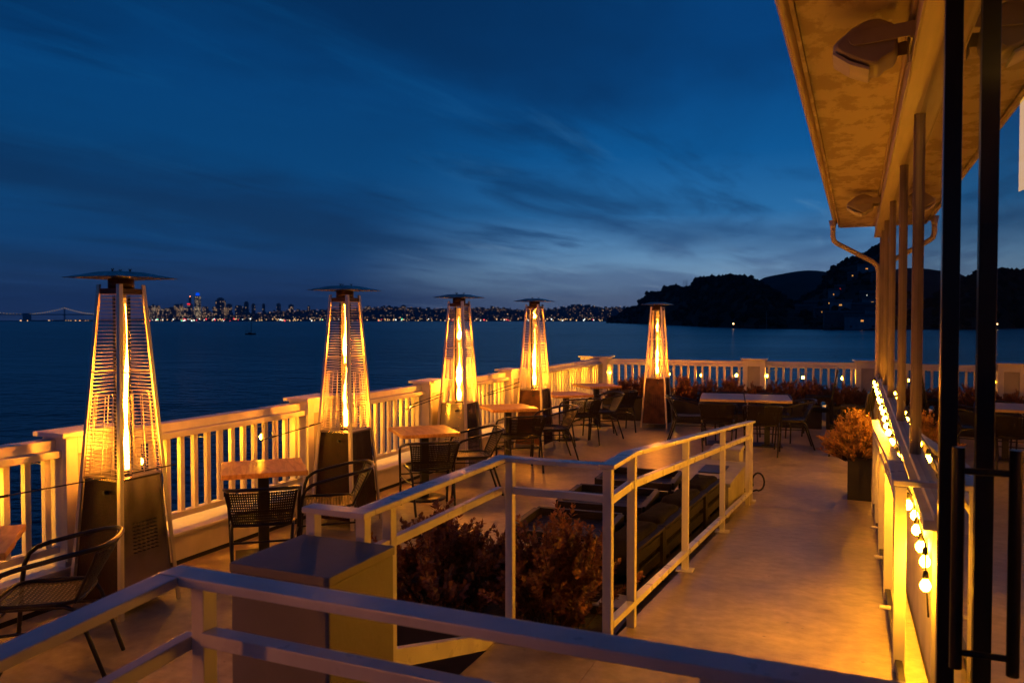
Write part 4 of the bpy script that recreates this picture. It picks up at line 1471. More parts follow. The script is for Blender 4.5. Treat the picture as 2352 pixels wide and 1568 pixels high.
def woods(name, ridge, d0, d1, x0, x1, n, smin, smax, seed):
    rnd = random.Random(seed); mb = MB()
    for i in range(n):
        x = rnd.uniform(x0, x1)
        t = 1 - abs(rnd.gauss(0, .10)) if rnd.random() < .55 else rnd.uniform(.03, 1)
        t = max(.02, t)
        p = on_hill(x, t, ridge, d0, d1)
        s = rnd.uniform(smin, smax)
        p.z -= s * .55
        for k in range(4):
            c = p + Vector((rnd.gauss(0, s * .38), rnd.gauss(0, s * .38), rnd.uniform(-.1, .75) * s))
            q = s * rnd.uniform(.28, .55)
            vs = [c + Vector((v.x * q, v.y * q, v.z * q * rnd.uniform(.8, 1.2))) * (1 + .5 * noise.noise(v * 2.3 + c)) for v in IV]
            mb.add(vs, IF)
    o = mb.build(name, M_woods, fixn=False)
    return o


tag(woods('woodland', R_WOOD, sh, dw1, 1396, 1800, 900, 4, 9.5, 5), 'dark tree cover on the wooded headland across the cove', 'woodland', kind='stuff')
tag(woods('woodland', R_RIGHT, lambda x: sh(x) + (60 if x < 1740 else 0), dr1, 1760, 2500, 1000, 4, 8.5, 6), 'dark tree cover on the steep hillside with houses', 'woodland', kind='stuff')

# hillside houses
M_hwall = pbr('house_wall', (0.20, 0.21, 0.24), 0.8, var=0.2, scale=.4)
M_hdark = pbr('house_wall_dark', (0.07, 0.07, 0.08), 0.8, var=0.2, scale=.4)
M_hroof = pbr('house_roof', (0.04, 0.04, 0.045), 0.9, var=0.2, scale=.4)
M_lit = emis('lit_window', (1.0, 0.45, 0.10), .9, False)
M_litw = emis('lit_window_pale', (0.85, 0.85, 0.75), 0.9, False)
M_litr = emis('lit_window_red', (1.0, 0.05, 0.03), 1.4, False)
M_unlit = pbr('dark_window', (0.02, 0.022, 0.028), 0.15)
zh = lambda X, Y: (1493 + X * .232, 574.2 + Y * .232)
houses = [  # zoom coords of the window, kind, window w/h px, house w,h, colour
    ((2140, 214), 'l', 26, 12, 16, 9, M_hwall, 'hillside house high on the slope with one bright square window'),
    ((2000, 282), 'l', 18, 9, 9, 6, M_hdark, 'dark hillside house with one lit window left below the highest house'),
    ((1880, 418), 'r', 16, 8, 8, 6, M_hdark, 'hillside house with a red lit window'),
    ((1815, 466), 'l', 10, 18, 9, 10, M_hwall, 'narrow pale hillside house with tall lit window'),
    ((1458, 498), 'l', 14, 7, 11, 5, M_hwall, 'low hillside house left of the others with one small lit window'),
    ((1660, 405), 'n', 0, 0, 8, 4, M_hwall, 'pale unlit hillside house below the bare hill'),
    ((1588, 566), 'l', 20, 12, 12, 8, M_hdark, 'dark hillside house with double lit window above the boat sheds'),
    ((1770, 551), 'l', 12, 8, 9, 6, M_hdark, 'small dark hillside house right of the double lit window'),
    ((1885, 574), 'l', 34, 12, 16, 8, M_hwall, 'wide hillside house with a row of warm lit windows at mid slope'),
    ((2200, 545), 'l', 30, 12, 14, 8, M_hwall, 'hillside house with lit upper storey near the building corner'),
    ((2170, 610), 'l', 90, 18, 24, 9, M_hdark, 'long hillside house with wide bright strip of windows'),
    ((2245, 664), 'w', 44, 18, 15, 9, M_hwall, 'pale lit house half hidden behind the building corner'),
    ((2100, 735), 'l', 34, 22, 22, 9, M_hwall, 'shoreline house with two bright warm windows'),
    ((1925, 700), 'n', 0, 0, 26, 11, M_hdark, 'large unlit shoreline building in the middle of the cove shore'),
    ((1540, 610), 'n', 0, 0, 18, 9, M_hdark, 'terraced unlit apartment house above the shore'),
    ((1248, 655), 'n', 0, 0, 8, 6, M_hwall, 'pale unlit house by the pier'),
    ((1235, 720), 'l', 44, 10, 26, 6, M_hdark, 'low boathouse by the pier with two lit windows'),
    ((1700, 640), 'l', 8, 8, 10, 8, M_hdark, 'dark hillside house with one dim small window near the shore'),
    ((2145, 478), 'w', 10, 9, 10, 6, M_hdark, 'dark hillside house with one white window near the building corner'),
    ((2250, 482), 'l', 26, 10, 12, 6, M_hdark, 'dark hillside house with orange window against the building corner'),
    ((2250, 298), 'w', 10, 9, 8, 5, M_hdark, 'dark hillside house with a tiny white window high on the right'),
]
rr_d0 = lambda x: sh(x) + (60 if x < 1740 else 0)
for (zx, zy), kd, ww, wh, hw_, hh_, mt, lb in houses:
    px, py = zh(zx, zy)
    p, d = hill_hit(px, py + hh_ * .25 / d_scale if False else py, R_RIGHT, rr_d0, dr1)
    k = d / FPX
    toc = Vector((-p.x, -p.y, 0)).normalized()     # front faces roughly the water
    ang = math.atan2(toc.y, toc.x) + PI / 2 + random.uniform(-.2, .2)
    p = p + toc * 14 + Vector((0, 0, 1.5))
    r = empty('hillside_house', p, ang, lb, 'house', 'houses on the hillside across the cove')
    w2 = hw_ / 2 * .9; dep = 8
    zb = -hh_ * .55
    mb = MB(); mb.box(-w2, w2, 0, dep, zb - 5, zb + hh_ * .85); mb.build('wall', mt, r)
    mb = MB(); z1 = zb + hh_ * .85
    mb.add([(-w2 - .4, -.5, z1 + .01), (w2 + .4, -.5, z1 + .01), (w2 + .4, dep + .4, z1 + .01), (-w2 - .4, dep + .4, z1 + .01), (-w2 - .4, dep / 2, z1 + 1.6), (w2 + .4, dep / 2, z1 + 1.6)],
           [(3, 2, 1, 0), (0, 1, 5, 4), (2, 3, 4, 5), (0, 4, 3), (1, 2, 5)]); mb.build('roof', M_hroof, r)
    cols = max(1, int(round(ww / 14))) if kd != 'n' else 0
    wmat = {'l': M_lit, 'w': M_litw, 'r': M_litr}.get(kd)
    for c in range(cols):
        wpx = ww * .18 * k; hpx = max(.9, wh * .17 * k)
        cw = wpx / cols
        cx = -wpx / 2 + (c + .5) * cw
        mb = MB(); mb.box(cx - cw * .40, cx + cw * .40, -.06, -.01, -hpx / 2, hpx / 2); mb.build('window', wmat, r)
    for c in range(2):
        cx = (-.62 + c * 1.24) * w2
        mb = MB(); mb.box(cx - .7, cx + .7, -.05, -.01, zb + .8, zb + 2.2); mb.build('window', M_unlit, r)

# pier, beacon, mast by the shore
pp, d = far_pt(1700, HZ, 560), 0
r = empty('pier', (pp.x, pp.y, SEA), 0, 'dark wooden pier standing in the water below the hillside', 'pier')
a = far_pt(1690, HZ, 570); b = far_pt(1745, HZ, 545)
mb = MB(); mb.beam((a.x, a.y, SEA + 1.9), (b.x, b.y, SEA + 1.9), 3, .35); mb.build('walkway', M_hroof, r, world=True)
mb = MB()
for k in range(9):
    q = a.lerp(b, k / 8)
    mb.tube([(q.x, q.y, SEA - 1), (q.x, q.y, SEA + (1.7 if k % 2 else 3.2))], .18, 6)
mb.build('piling', M_hroof, r, world=True)
q = far_pt(1684.5, HZ, 560)
r = empty('beacon', (q.x, q.y, SEA), 0, 'lit beacon post standing in the water at the pier end', 'beacon')
mb = MB(); mb.tube([(0, 0, -1), (0, 0, 3.0)], .16, 6); mb.build('pole', M_hroof, r)
mb = MB(); mb.lathe([(.1, 3.0), (.40, 3.15), (.40, 3.75), (.1, 3.9)], 10); mb.build('lamp', emis('beacon_lamp', (1, .55, .2), 12), r)
q = far_pt(1760.5, HZ, 540)
mb = MB(); mb.tube([(0, 0, -1), (0, 0, 12)], [.14, .07], 6); mb.tube([(-1.2, 0, 9.5), (1.2, 0, 9.5)], .05, 5)
o = mb.build('flagpole', M_hwall); o.location = (q.x, q.y, SEA); tag(o, 'thin pale pole standing at the shore right of the pier', 'pole')

# sailboat
q = far_pt(575, HZ, 327)
r = empty('sailboat', (q.x, q.y, SEA), YAW + .15, 'small dark sailboat moored on the bay with bare mast', 'sailboat')
mb = MB()
secs = [(-2.1, .35, .55), (-1.4, .62, .48), (0, .78, .45), (1.2, .55, .55), (2.15, .05, .72)]
vs = []
for x, w, h in secs: vs += [(x, -w, h), (x, -w * .7, -.2), (x, w * .7, -.2), (x, w, h)]
fs = [(0, 1, 2, 3), (16, 17, 18, 19)]
for i in range(4):
    for k in range(4):
        l = (k + 1) % 4
        fs.append((i * 4 + k, i * 4 + l, i * 4 + 4 + l, i * 4 + 4 + k))
mb.add(vs, fs); mb.build('hull', M_black, r)
mb = MB(); mb.box(-.9, .5, -.4, .4, .46, .85); mb.build('cabin', M_hroof, r, .05)
mb = MB(); mb.tube([(.35, 0, .4), (.35, 0, 8.9)], .11, 6); mb.build('mast', M_black, r)
mb = MB(); mb.tube([(.3, 0, 1.4), (-1.9, 0, 1.3)], .10, 6); mb.build('boom', M_black, r)
mb = MB()
mb.tube([(2.1, 0, .7), (.35, 0, 8.4)], .018, 4); mb.tube([(-2.05, 0, .6), (.35, 0, 8.5)], .018, 4); mb.tube([(-2.0, 0, .5), (-2.0, 0, 3.9)], .04, 5)
mb.build('rigging', M_black, r)

# ------------------------------------------------------------------ far city
R_CITY = [(-200, 736), (0, 736.5), (200, 734.5), (335, 731), (360, 722), (385, 721), (420, 727), (560, 726), (640, 719), (720, 715), (790, 712), (830, 712), (870, 707), (890, 706), (930, 711), (1000, 712),
          (1050, 710), (1130, 709), (1180, 710.5), (1240, 714), (1275, 710), (1320, 703), (1345, 702.5), (1385, 708.5), (1420, 708), (1460, 705), (1500, 700), (1600, 690), (1700, 705), (1800, 735)]
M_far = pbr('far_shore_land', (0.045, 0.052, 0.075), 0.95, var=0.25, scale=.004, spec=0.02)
CD0, CD1 = 3700, 5200
o = hill('far_shore', R_CITY, lambda x: CD0, lambda x: CD1, -200, 1800, 160, '', M_far, 6)


def tower_mat(name, wall, lit, dens, strength, sx=5.0, sz=4.2):
    m, N, L = nt(name)
    out = N.new('ShaderNodeOutputMaterial'); b = N.new('ShaderNodeBsdfPrincipled'); L.new(b.outputs[0], out.inputs[0])
    b.inputs['Base Color'].default_value = (*wall, 1); b.inputs['Roughness'].default_value = .8
    tc = N.new('ShaderNodeTexCoord'); oi = N.new('ShaderNodeObjectInfo')
    ad = N.new('ShaderNodeVectorMath'); ad.operation = 'ADD'; L.new(tc.outputs['Object'], ad.inputs[0]); L.new(oi.outputs['Location'], ad.inputs[1])
    dv = N.new('ShaderNodeVectorMath'); dv.operation = 'DIVIDE'; dv.inputs[1].default_value = (sx, sx, sz); L.new(ad.outputs[0], dv.inputs[0])
    fl = N.new('ShaderNodeVectorMath'); fl.operation = 'FLOOR'; L.new(dv.outputs[0], fl.inputs[0])
    wn = N.new('ShaderNodeTexWhiteNoise'); wn.noise_dimensions = '3D'; L.new(fl.outputs[0], wn.inputs['Vector'])
    # floors lit in bands
    sp = N.new('ShaderNodeSeparateXYZ'); L.new(fl.outputs[0], sp.inputs[0])
    w1 = N.new('ShaderNodeTexWhiteNoise'); w1.noise_dimensions = '1D'; L.new(sp.outputs[2], w1.inputs['W'])
    mu = N.new('ShaderNodeMath'); mu.operation = 'MULTIPLY'; L.new(wn.outputs['Value'], mu.inputs[0])
    mr = N.new('ShaderNodeMapRange'); mr.inputs[3].default_value = .55; mr.inputs[4].default_value = 1.15; L.new(w1.outputs['Value'], mr.inputs[0])
    L.new(mr.outputs[0], mu.inputs[1])
    gt = N.new('ShaderNodeMath'); gt.operation = 'GREATER_THAN'; gt.inputs[1].default_value = 1 - dens; L.new(mu.outputs[0], gt.inputs[0])
    ge = N.new('ShaderNodeNewGeometry'); sn = N.new('ShaderNodeSeparateXYZ'); L.new(ge.outputs['Normal'], sn.inputs[0])
    ab = N.new('ShaderNodeMath'); ab.operation = 'ABSOLUTE'; L.new(sn.outputs[2], ab.inputs[0])
    lt = N.new('ShaderNodeMath'); lt.operation = 'LESS_THAN'; lt.inputs[1].default_value = .5; L.new(ab.outputs[0], lt.inputs[0])
    m2 = N.new('ShaderNodeMath'); m2.operation = 'MULTIPLY'; L.new(gt.outputs[0], m2.inputs[0]); L.new(lt.outputs[0], m2.inputs[1])
    m3 = N.new('ShaderNodeMath'); m3.operation = 'MULTIPLY'; m3.inputs[1].default_value = strength; L.new(m2.outputs[0], m3.inputs[0])
    b.inputs['Emission Color'].default_value = (*lit, 1)
    L.new(m3.outputs[0], b.inputs['Emission Strength'])
    m.cycles.emission_sampling = 'NONE'
    return m


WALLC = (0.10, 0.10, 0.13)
T_warm = tower_mat('tower_warm', WALLC, (1.0, .58, .26), .36, .42)
T_dim = tower_mat('tower_dim', WALLC, (1.0, .60, .30), .20, .55)
T_pale = tower_mat('tower_pale', WALLC, (1.0, .72, .40), .45, .42)
T_dark = tower_mat('tower_dark', (0.07, .075, .11), (1.0, .6, .3), .07, .5)
zt4 = lambda X, Y: ((550 + X * .23385) / 1.7415, (1100 + Y * .23385) / 1.7415)
CT = 4500


def tower(zx0, zx1, zy, mat, label, group='lit office towers of the far city', depth=CT, parts=None, name='office_tower'):
    x0, y = zt4(zx0, zy); x1, _ = zt4(zx1, zy)
    xc = (x0 + x1) / 2
    base = far_pt(xc, HZ, depth)
    w = (x1 - x0) / FPX * depth
    top = EYE + (HZ - y) / FPX * depth
    r = empty(name, (base.x, base.y, SEA), YAW, label, 'tower', group)
    h = top - SEA
    mb = MB(); mb.box(-w / 2, w / 2, -w / 2, w / 2, 0, h); b_ = mb.build('shaft', mat, r)
    mb = MB(); mb.box(-w * .3, w * .3, -w * .3, w * .3, h + .01, h + 5); mb.build('roof_plant', T_dark, r)
    return r, w, h


# the crowned tower
r, w, h = tower(992, 1072, 370, T_pale, 'tallest far tower with a glowing blue crown')
mb = MB(); mb.lathe([(w * .34, 0), (w * .42, 3), (w * .38, 13), (w * .26, 17)], 12, (0, 0, h + 5.1)); mb.build('crown', emis('blue_crown', (.0, .08, .95), 1.0, False), r)
r, w, h = tower(868, 935, 500, T_dark, 'dark slender far tower with red lights left of the blue crowned tower')
mb = MB(); mb.box(-w * .2, w * .25, -w * .2, w * .2, h + 5.1, h + 42); mb.build('spire', T_dark, r)
mb = MB(); mb.box(w * .05, w * .20, -w * .3, -w * .22, h + 42, h + 46); mb.build('beacon_light', emis('red_orange_light', (1, .3, .12), 6, False), r)
mb = MB(); mb.box(-w * .5, w * .25, -w * .56, -w * .51, h - 2, h + 4); mb.build('light_band', emis('red_light', (1, .02, .03), 1.6, False), r)
TW = [(190, 250, 540, T_warm), (255, 292, 512, T_pale), (318, 378, 530, T_warm), (320, 410, 600, T_dim), (408, 448, 588, T_pale), (462, 545, 580, T_dim), (548, 640, 560, T_dark),
      (640, 725, 512, T_warm), (728, 748, 508, T_pale), (748, 778, 502, T_warm), (790, 840, 570, T_dim), (1115, 1150, 548, T_warm), (1150, 1210, 552, T_dim), (985, 1078, 560, T_warm),
      (1358, 1490, 432, T_warm), (1378, 1468, 400, T_dark), (1322, 1525, 545, T_warm), (1535, 1608, 505, T_dark), (1545, 1590, 560, T_dim), (1685, 1785, 530, T_dark),
      (1835, 1895, 465, T_dark), (1850, 1900, 540, T_dim), (1960, 2010, 500, T_dark), (2140, 2180, 500, T_dark), (1800, 1850, 570, T_dark), (860, 960, 600, T_dim), (1000, 1110, 650, T_warm), (1130, 1250, 620, T_dim)]
TL = {T_warm.name: 'far office tower with many warm lit windows in the skyline', T_pale.name: 'slim far tower lit pale in the skyline',
      T_dim.name: 'dim far tower with few lit windows in the skyline', T_dark.name: 'dark far tower standing almost unlit in the skyline'}
for i, (a, b, c, mt) in enumerate(TW):
    tower(a, b, c, mt, TL[mt.name], 'far towers, ' + mt.name.replace('_', ' '), CT + 60 + (i % 5) * 55)
# apartment blocks further right along the ridge
zt5 = lambda X: (1100 + X * .27636) / 1.7415
for i, (X, Y) in enumerate([(55, 235), (235, 250), (490, 270), (1350, 275), (1640, 285), (1860, 262), (1975, 290), (2240, 320), (700, 370), (1480, 330)]):
    x = zt5(X); y = (1150 + Y * .27636) / 1.7415
    ww = [50, 60, 34, 70, 44, 70, 60, 60, 50, 60][i] * .27636 / 1.7415 / FPX * 5000
    base = far_pt(x, HZ, 5000)
    top = EYE + (HZ - y) / FPX * 5000
    r = empty('apartment_tower', (base.x, base.y, SEA), YAW, 'dark apartment tower on the far city ridge right of the skyline', 'tower', 'apartment towers on the far ridge')
    mb = MB(); mb.box(-ww / 2, ww / 2, -ww / 2, ww / 2, 0, top - SEA); mb.build('shaft', T_dim if i % 2 else T_dark, r)
    mb = MB(); mb.box(-ww * .2, ww * .2, -ww * .2, ww * .2, top - SEA + .01, top - SEA + 5); mb.build('roof_plant', T_dark, r)

# the mass of low buildings and its lights
rnd = random.Random(99)
d0f = lambda x: CD0; d1f = lambda x: CD1
mbs = MB()
for i in range(1500):
    x = rnd.uniform(335, 1440)
    t = rnd.uniform(.02, 1.0)
    p = on_hill(x, t, R_CITY, d0f, d1f)
    w = rnd.uniform(7, 17); hgt = rnd.uniform(6, 15) * (1.6 if rnd.random() < .12 else 1)
    M_ = Matrix.Translation(p) @ Matrix.Rotation(rnd.uniform(-.2, .2) + YAW, 4, 'Z')
    s = len(mbs.v); mbs.box(-w / 2, w / 2, -w / 2, w / 2, -4, hgt); mbs.xf(M_, s)
T_city = tower_mat('city_blocks', (0.075, 0.08, 0.11), (1.0, .6, .3), .05, .35, 6, 4)
tag(mbs.build('city_blocks', T_city, fixn=False), 'mass of low buildings on the far city hills', 'city', kind='stuff')


def lights(name, n, mat, sz, fn, label):
    mb = MB()
    for i in range(n):
        p = fn()
        s = sz * rnd.uniform(.6, 1.35)
        q = len(mb.v); mb.add([v * s for v in IV], IF, False); mb.xf(Matrix.Translation(p), q)
    return tag(mb.build(name, mat, fixn=False), label, 'city lights', kind='stuff')


def dens_x():
    while True:
        x = rnd.uniform(340, 1440)
        w = .9 if x < 1130 else .55
        if rnd.random() < w: return x


def p_city():
    x = dens_x(); t = rnd.random() ** 1.3
    p = on_hill(x, t, R_CITY, d0f, d1f); p.z += rnd.uniform(8, 16); return p - ray(x, HZ) * 30


def p_shore():
    x = dens_x() if rnd.random() < .8 else rnd.choice([360, 425, 470, 500, 640, 660, 890, 1000, 1290, 1350]) + rnd.gauss(0, 9)
    p = far_pt(x, HZ, CD0 - 15); p.z = SEA + rnd.uniform(3, 12); return p


lights('city_lights', 330, emis('city_light_warm', (1.0, .50, .20), 0.28, False), 1.9, p_city, 'warm street and window lights of the far city hills')
lights('city_lights', 70, emis('city_light_bright', (1.0, .62, .30), 0.9, False), 2.2, p_city, 'brighter scattered lamps of the far city hills')
lights('city_lights', 150, emis('shore_light_warm', (1.0, .58, .25), 1.2, False), 2.6, p_shore, 'warm lamps strung along the far waterfront')
lights('city_lights', 40, emis('shore_light_white', (.9, 1.0, .95), 2, False), 2.8, p_shore, 'white lamps on the far waterfront')
lights('city_lights', 26, emis('shore_light_red', (1.0, .06, .08), 1.6, False), 3.2, p_shore, 'red lamps on the far waterfront')
lights('city_lights', 6, emis('shore_light_green', (.1, 1.0, .5), 1.6, False), 3.0, p_shore, 'green lamps on the far waterfront')

# far lattice mast beyond the headland
q = far_pt(1574, HZ, 8200)
r = empty('radio_mast', (q.x, q.y, SEA), YAW, 'three pronged red and white radio mast beyond the wooded headland', 'radio mast')
ht = EYE + (HZ - 643) / FPX * 8200 - SEA
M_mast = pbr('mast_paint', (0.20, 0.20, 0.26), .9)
for k in range(3):
    a = k * 2 * PI / 3 + .5
    mb = MB(); mb.tube([(30 * math.cos(a), 30 * math.sin(a), 200), (14 * math.cos(a), 14 * math.sin(a), ht * .72), (19 * math.cos(a), 19 * math.sin(a), ht * .8), (19 * math.cos(a), 19 * math.sin(a), ht)], [4, 3.2, 2.6, 1.8], 5)
    mb.build('leg', M_mast, r)
mb = MB()
for z in (.72, .84):
    pts = [(19 * math.cos(k * 2 * PI / 3 + .5), 19 * math.sin(k * 2 * PI / 3 + .5), ht * z) for k in range(3)]
    for k in range(3): mb.beam(pts[k], pts[(k + 1) % 3], 4, 6)
mb.build('crossarm', M_mast, r)

# bridge
BD = 7200
r_b = far_pt(60, HZ, BD)
r = empty('suspension_bridge', (r_b.x, r_b.y, SEA), 0, 'long suspension bridge with bead lights on its cables at far left', 'bridge')
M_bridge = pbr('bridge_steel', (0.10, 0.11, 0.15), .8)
yz = lambda y: EYE + (HZ - y) / FPX * BD
def bp(x, y):
    p = far_pt(x, HZ, BD); p.z = yz(y); return p
mb = MB(); mb.beam(bp(-120, 721.5), bp(215, 722.5), 18, 9); mb.build('roadway', M_bridge, r, world=True)
for x in (148.5, -60):
    mb = MB()
    for dx in (-1.1, 1.1):
        mb.beam(bp(x + dx, 738), bp(x + dx, 707), 4.5, 4.5, (1, 0, 0))
    for y in (709, 715): mb.beam(bp(x - 1.1, y), bp(x + 1.1, y), 5, 5)
    mb.build('pylon', M_bridge, r, world=True)
mb = MB(); s = len(mb.v); c = bp(62, 738); mb.box(-28, 28, -20, 20, 0, yz(721) - yz(738) + 8); mb.xf(Matrix.Translation(c) @ Matrix.Rotation(YAW, 4, 'Z'), s); mb.build('anchorage', M_bridge, r, world=True)
mb = MB(); lb = MB()
def cable(x0, y0, x1, y1, sag):
    pts = []
    for k in range(15):
        t = k / 14
        y = y0 + (y1 - y0) * t + sag * 4 * t * (1 - t)
        pts.append(bp(x0 + (x1 - x0) * t, y))
    mb.tube(pts, 1.6, 4)
    for p in pts:
        q = len(lb.v); lb.add([v * rnd.uniform(3.2, 4.6) for v in IV], IF); lb.xf(Matrix.Translation(p), q)
for seg in ((-60, 707, 47, 721, 3.5), (70, 721, 148.5, 707, 2.5), (148.5, 707, 215, 721, 2.5)):
    cable(*seg)
mb.build('cable', M_bridge, r, world=True)
lb.build('cable_lights', emis('bridge_lamp', (1.0, .72, .45), .75, False), r, world=True, fixn=False)
lights('harbour_lights', 16, emis("harbour_lamp", (1.0, .55, .25), 2, False), 2.8, lambda: far_pt(rnd.choice([12, 45, 70, 155, 165, 185, 205, 190, 110]) + rnd.gauss(0, 6), HZ, 4300) + Vector((0, 0, -3)), 'few lamps on the water level below the bridge')

# ------------------------------------------------------------------ haze over the bay
mh, N, L = nt('haze_air')
out = N.new('ShaderNodeOutputMaterial'); pv = N.new('ShaderNodeVolumePrincipled'); L.new(pv.outputs[0], out.inputs['Volume'])
pv.inputs['Color'].default_value = (.55, .72, 1.0, 1); pv.inputs['Density'].default_value = .00005; pv.inputs['Anisotropy'].default_value = .2
mb = MB(); mb.box(-13500, 8500, -2900, 13500, SEA - 1, 420)
tag(mb.build('haze', mh), 'thin evening haze over the bay', 'haze', kind='stuff')

# ------------------------------------------------------------------ world: dusk sky
W = bpy.data.worlds.new('World'); S.world = W; W.use_nodes = True
N, L = W.node_tree.nodes, W.node_tree.links
N.clear()
out = N.new('ShaderNodeOutputWorld'); bg = N.new('ShaderNodeBackground'); L.new(bg.outputs[0], out.inputs[0])
tc = N.new('ShaderNodeTexCoord'); nrm = N.new('ShaderNodeVectorMath'); nrm.operation = 'NORMALIZE'; L.new(tc.outputs['Generated'], nrm.inputs[0])
sx = N.new('ShaderNodeSeparateXYZ'); L.new(nrm.outputs[0], sx.inputs[0])


def math_(op, a, b=None, clamp=False):
    n = N.new('ShaderNodeMath'); n.operation = op; n.use_clamp = clamp
    for i, q in enumerate((a, b)):
        if q is None: continue
        if isinstance(q, (int, float)): n.inputs[i].default_value = q
        else: L.new(q, n.inputs[i])
    return n.outputs[0]


def ramp(fac, stops):
    n = N.new('ShaderNodeValToRGB'); L.new(fac, n.inputs[0])
    e = n.color_ramp.elements
    e[0].position, e[0].color = stops[0][0], (*stops[0][1], 1)
    e[1].position, e[1].color = stops[-1][0], (*stops[-1][1], 1)
    for p, c in stops[1:-1]:
        q = e.new(p); q.color = (*c, 1)
    return n.outputs[0]


def mixc(f, a, b, mode='MIX'):
    n = N.new('ShaderNodeMix'); n.data_type = 'RGBA'; n.blend_type = mode
    if isinstance(f, (int, float)): n.inputs[0].default_value = f
    else: L.new(f, n.inputs[0])
    for i, q in ((6, a), (7, b)):
        if isinstance(q, tuple): n.inputs[i].default_value = (*q, 1)
        else: L.new(q, n.inputs[i])
    return n.outputs[2]


def s2l(r, g, b):
    f = lambda c: (c / 255 / 12.92) if c <= 10 else ((c / 255 + .055) / 1.055) ** 2.4
    return (f(r), f(g), f(b))


el = math_('MAXIMUM', sx.outputs[2], 0.0)
left = ramp(el, [(0.0, s2l(36, 50, 86)), (.03, s2l(30, 52, 92)), (.09, s2l(12, 58, 106)), (.18, s2l(4, 66, 120)), (.30, s2l(2, 64, 122)), (.40, s2l(2, 52, 102)), (.7, s2l(3, 44, 88)), (1.0, s2l(4, 42, 84))])
right = ramp(el, [(0.0, s2l(78, 84, 118)), (.028, s2l(100, 112, 142)), (.055, s2l(120, 148, 182)), (.085, s2l(92, 132, 176)), (.13, s2l(40, 104, 162)), (.20, s2l(8, 86, 150)), (.30, s2l(2, 70, 134)), (.40, s2l(3, 57, 114)), (.7, s2l(4, 48, 94)), (1.0, s2l(4, 42, 84))])
# azimuth towards the afterglow (beyond the headland)
G = far_pt(1900, HZ, 1) - Vector((0, 0, EYE)); G.z = 0; G.normalize()
dt = N.new('ShaderNodeVectorMath'); dt.operation = 'DOT_PRODUCT'; L.new(nrm.outputs[0], dt.inputs[0]); dt.inputs[1].default_value = tuple(G)
mr = N.new('ShaderNodeMapRange'); mr.interpolation_type = 'SMOOTHSTEP'; mr.inputs[1].default_value = .82; mr.inputs[2].default_value = .98; L.new(dt.outputs['Value'], mr.inputs[0])
base = mixc(mr.outputs[0], left, right)
# clouds on a flat layer, streaked along the direction of the afterglow
dz = math_('ADD', sx.outputs[2], .06)
GS = far_pt(2250, HZ, 1) - Vector((0, 0, EYE)); GS.z = 0; GS.normalize()
ax_ = math_('DIVIDE', sx.outputs[0], dz); ay_ = math_('DIVIDE', sx.outputs[1], dz)
cu_ = math_('ADD', math_('MULTIPLY', ax_, GS.x), math_('MULTIPLY', ay_, GS.y))
cw_ = math_('ADD', math_('MULTIPLY', ax_, -GS.y), math_('MULTIPLY', ay_, GS.x))


def cloud(su, sw, det, rough, lo, hi, seed, dist=.4):
    cv = N.new('ShaderNodeCombineXYZ')
    L.new(math_('MULTIPLY', cu_, su), cv.inputs[0]); L.new(math_('MULTIPLY', cw_, sw), cv.inputs[1]); cv.inputs[2].default_value = seed
    n = N.new('ShaderNodeTexNoise'); n.inputs['Scale'].default_value = 1.0; n.inputs['Detail'].default_value = det; n.inputs['Roughness'].default_value = rough; n.inputs['Distortion'].default_value = dist
    L.new(cv.outputs[0], n.inputs['Vector'])
    r_ = N.new('ShaderNodeMapRange'); r_.interpolation_type = 'SMOOTHSTEP'; r_.inputs[1].default_value = lo; r_.inputs[2].default_value = hi
    L.new(n.outputs[0], r_.inputs[0])
    return r_.outputs[0]


ca = cloud(.40, .62, 6, .52, .40, .68, 3.1, .3)        # broad dark masses
cb = cloud(.55, 1.5, 8, .58, .48, .70, 9.4, .5)        # bands
cw = cloud(.50, 1.9, 8, .60, .50, .74, 5.2, .5)        # pale wisps
cp = cloud(.30, .45, 3, .5, .38, .62, 12.7, .2)        # where wisps gather
dark = mixc(mr.outputs[0], ramp(el, [(0, s2l(34, 46, 78)), (.08, s2l(14, 50, 90)), (.25, s2l(2, 46, 92)), (.5, s2l(1, 40, 84))]), ramp(el, [(0, s2l(74, 76, 108)), (.05, s2l(92, 112, 148)), (.075, s2l(70, 98, 140)), (.10, s2l(34, 72, 118)), (.16, s2l(8, 58, 106)), (.25, s2l(2, 54, 106)), (.5, s2l(1, 46, 94))]))
c1 = mixc(math_('MULTIPLY', ca, .92), base, dark)
c2 = mixc(math_('MULTIPLY', cb, .80), c1, dark)
light = mixc(mr.outputs[0], ramp(el, [(0, s2l(46, 62, 98)), (.1, s2l(20, 74, 124)), (.3, s2l(4, 78, 138))]), ramp(el, [(0, s2l(118, 118, 140)), (.07, s2l(122, 148, 182)), (.15, s2l(74, 128, 178)), (.3, s2l(10, 92, 156))]))
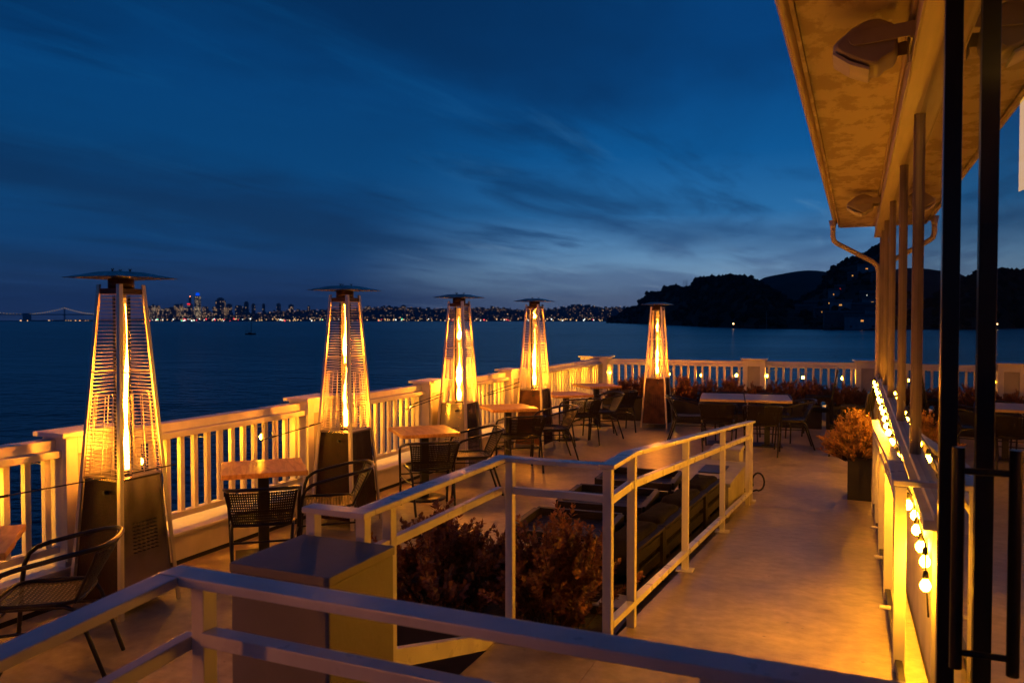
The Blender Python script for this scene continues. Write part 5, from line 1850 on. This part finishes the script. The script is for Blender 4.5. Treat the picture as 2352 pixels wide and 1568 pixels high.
c3 = mixc(math_('MULTIPLY', math_('MULTIPLY', cw, cp), .75), c2, light)
# physically based remainder of twilight
sky = N.new('ShaderNodeTexSky'); sky.sky_type = 'NISHITA'; sky.sun_disc = False
sky.sun_elevation = math.radians(-3.0); sky.sun_rotation = math.atan2(G.x, G.y); sky.altitude = 10
nis = mixc(1.0, sky.outputs[0], (.012, .012, .012), 'MULTIPLY')
# air near the horizon is brighter before the haze in front of it dims it
hb = N.new('ShaderNodeMapRange'); hb.inputs[1].default_value = 0; hb.inputs[2].default_value = .22; hb.inputs[3].default_value = 1.40; hb.inputs[4].default_value = 1.03; L.new(el, hb.inputs[0])
hc = N.new('ShaderNodeCombineColor')
for i, k in enumerate((.86, .99, .95)): L.new(math_('MULTIPLY', hb.outputs[0], k), hc.inputs[i])
fin = mixc(1.0, mixc(1.0, c3, hc.outputs[0], 'MULTIPLY'), nis, 'ADD')
L.new(fin, bg.inputs[0]); bg.inputs[1].default_value = 1.0

# ------------------------------------------------------------------ camera and render settings
cam = bpy.data.cameras.new('Camera'); co = bpy.data.objects.new('Camera', cam); COL.objects.link(co)
co.location = (0, 0, EYE)
co.rotation_euler = (PI / 2 - PIT, 0, YAW)
cam.sensor_width = 36; cam.lens = 36 * FPX / 2352
cam.clip_start = .05; cam.clip_end = 40000
cam.dof.use_dof = True; cam.dof.focus_distance = 7.0; cam.dof.aperture_fstop = 5.0
S.camera = co
S.render.engine = 'CYCLES'
S.view_settings.view_transform = 'Standard'; S.view_settings.look = 'None'; S.view_settings.exposure = 0; S.view_settings.gamma = 1
S.cycles.use_denoising = True
try: S.cycles.denoiser = 'OPENIMAGEDENOISE'
except Exception: pass
S.cycles.max_bounces = 8; S.cycles.diffuse_bounces = 4; S.cycles.glossy_bounces = 4; S.cycles.transparent_max_bounces = 24; S.cycles.transmission_bounces = 4
S.cycles.sample_clamp_indirect = 4.0
S.cycles.caustics_reflective = False; S.cycles.caustics_refractive = False
S.cycles.use_light_tree = True
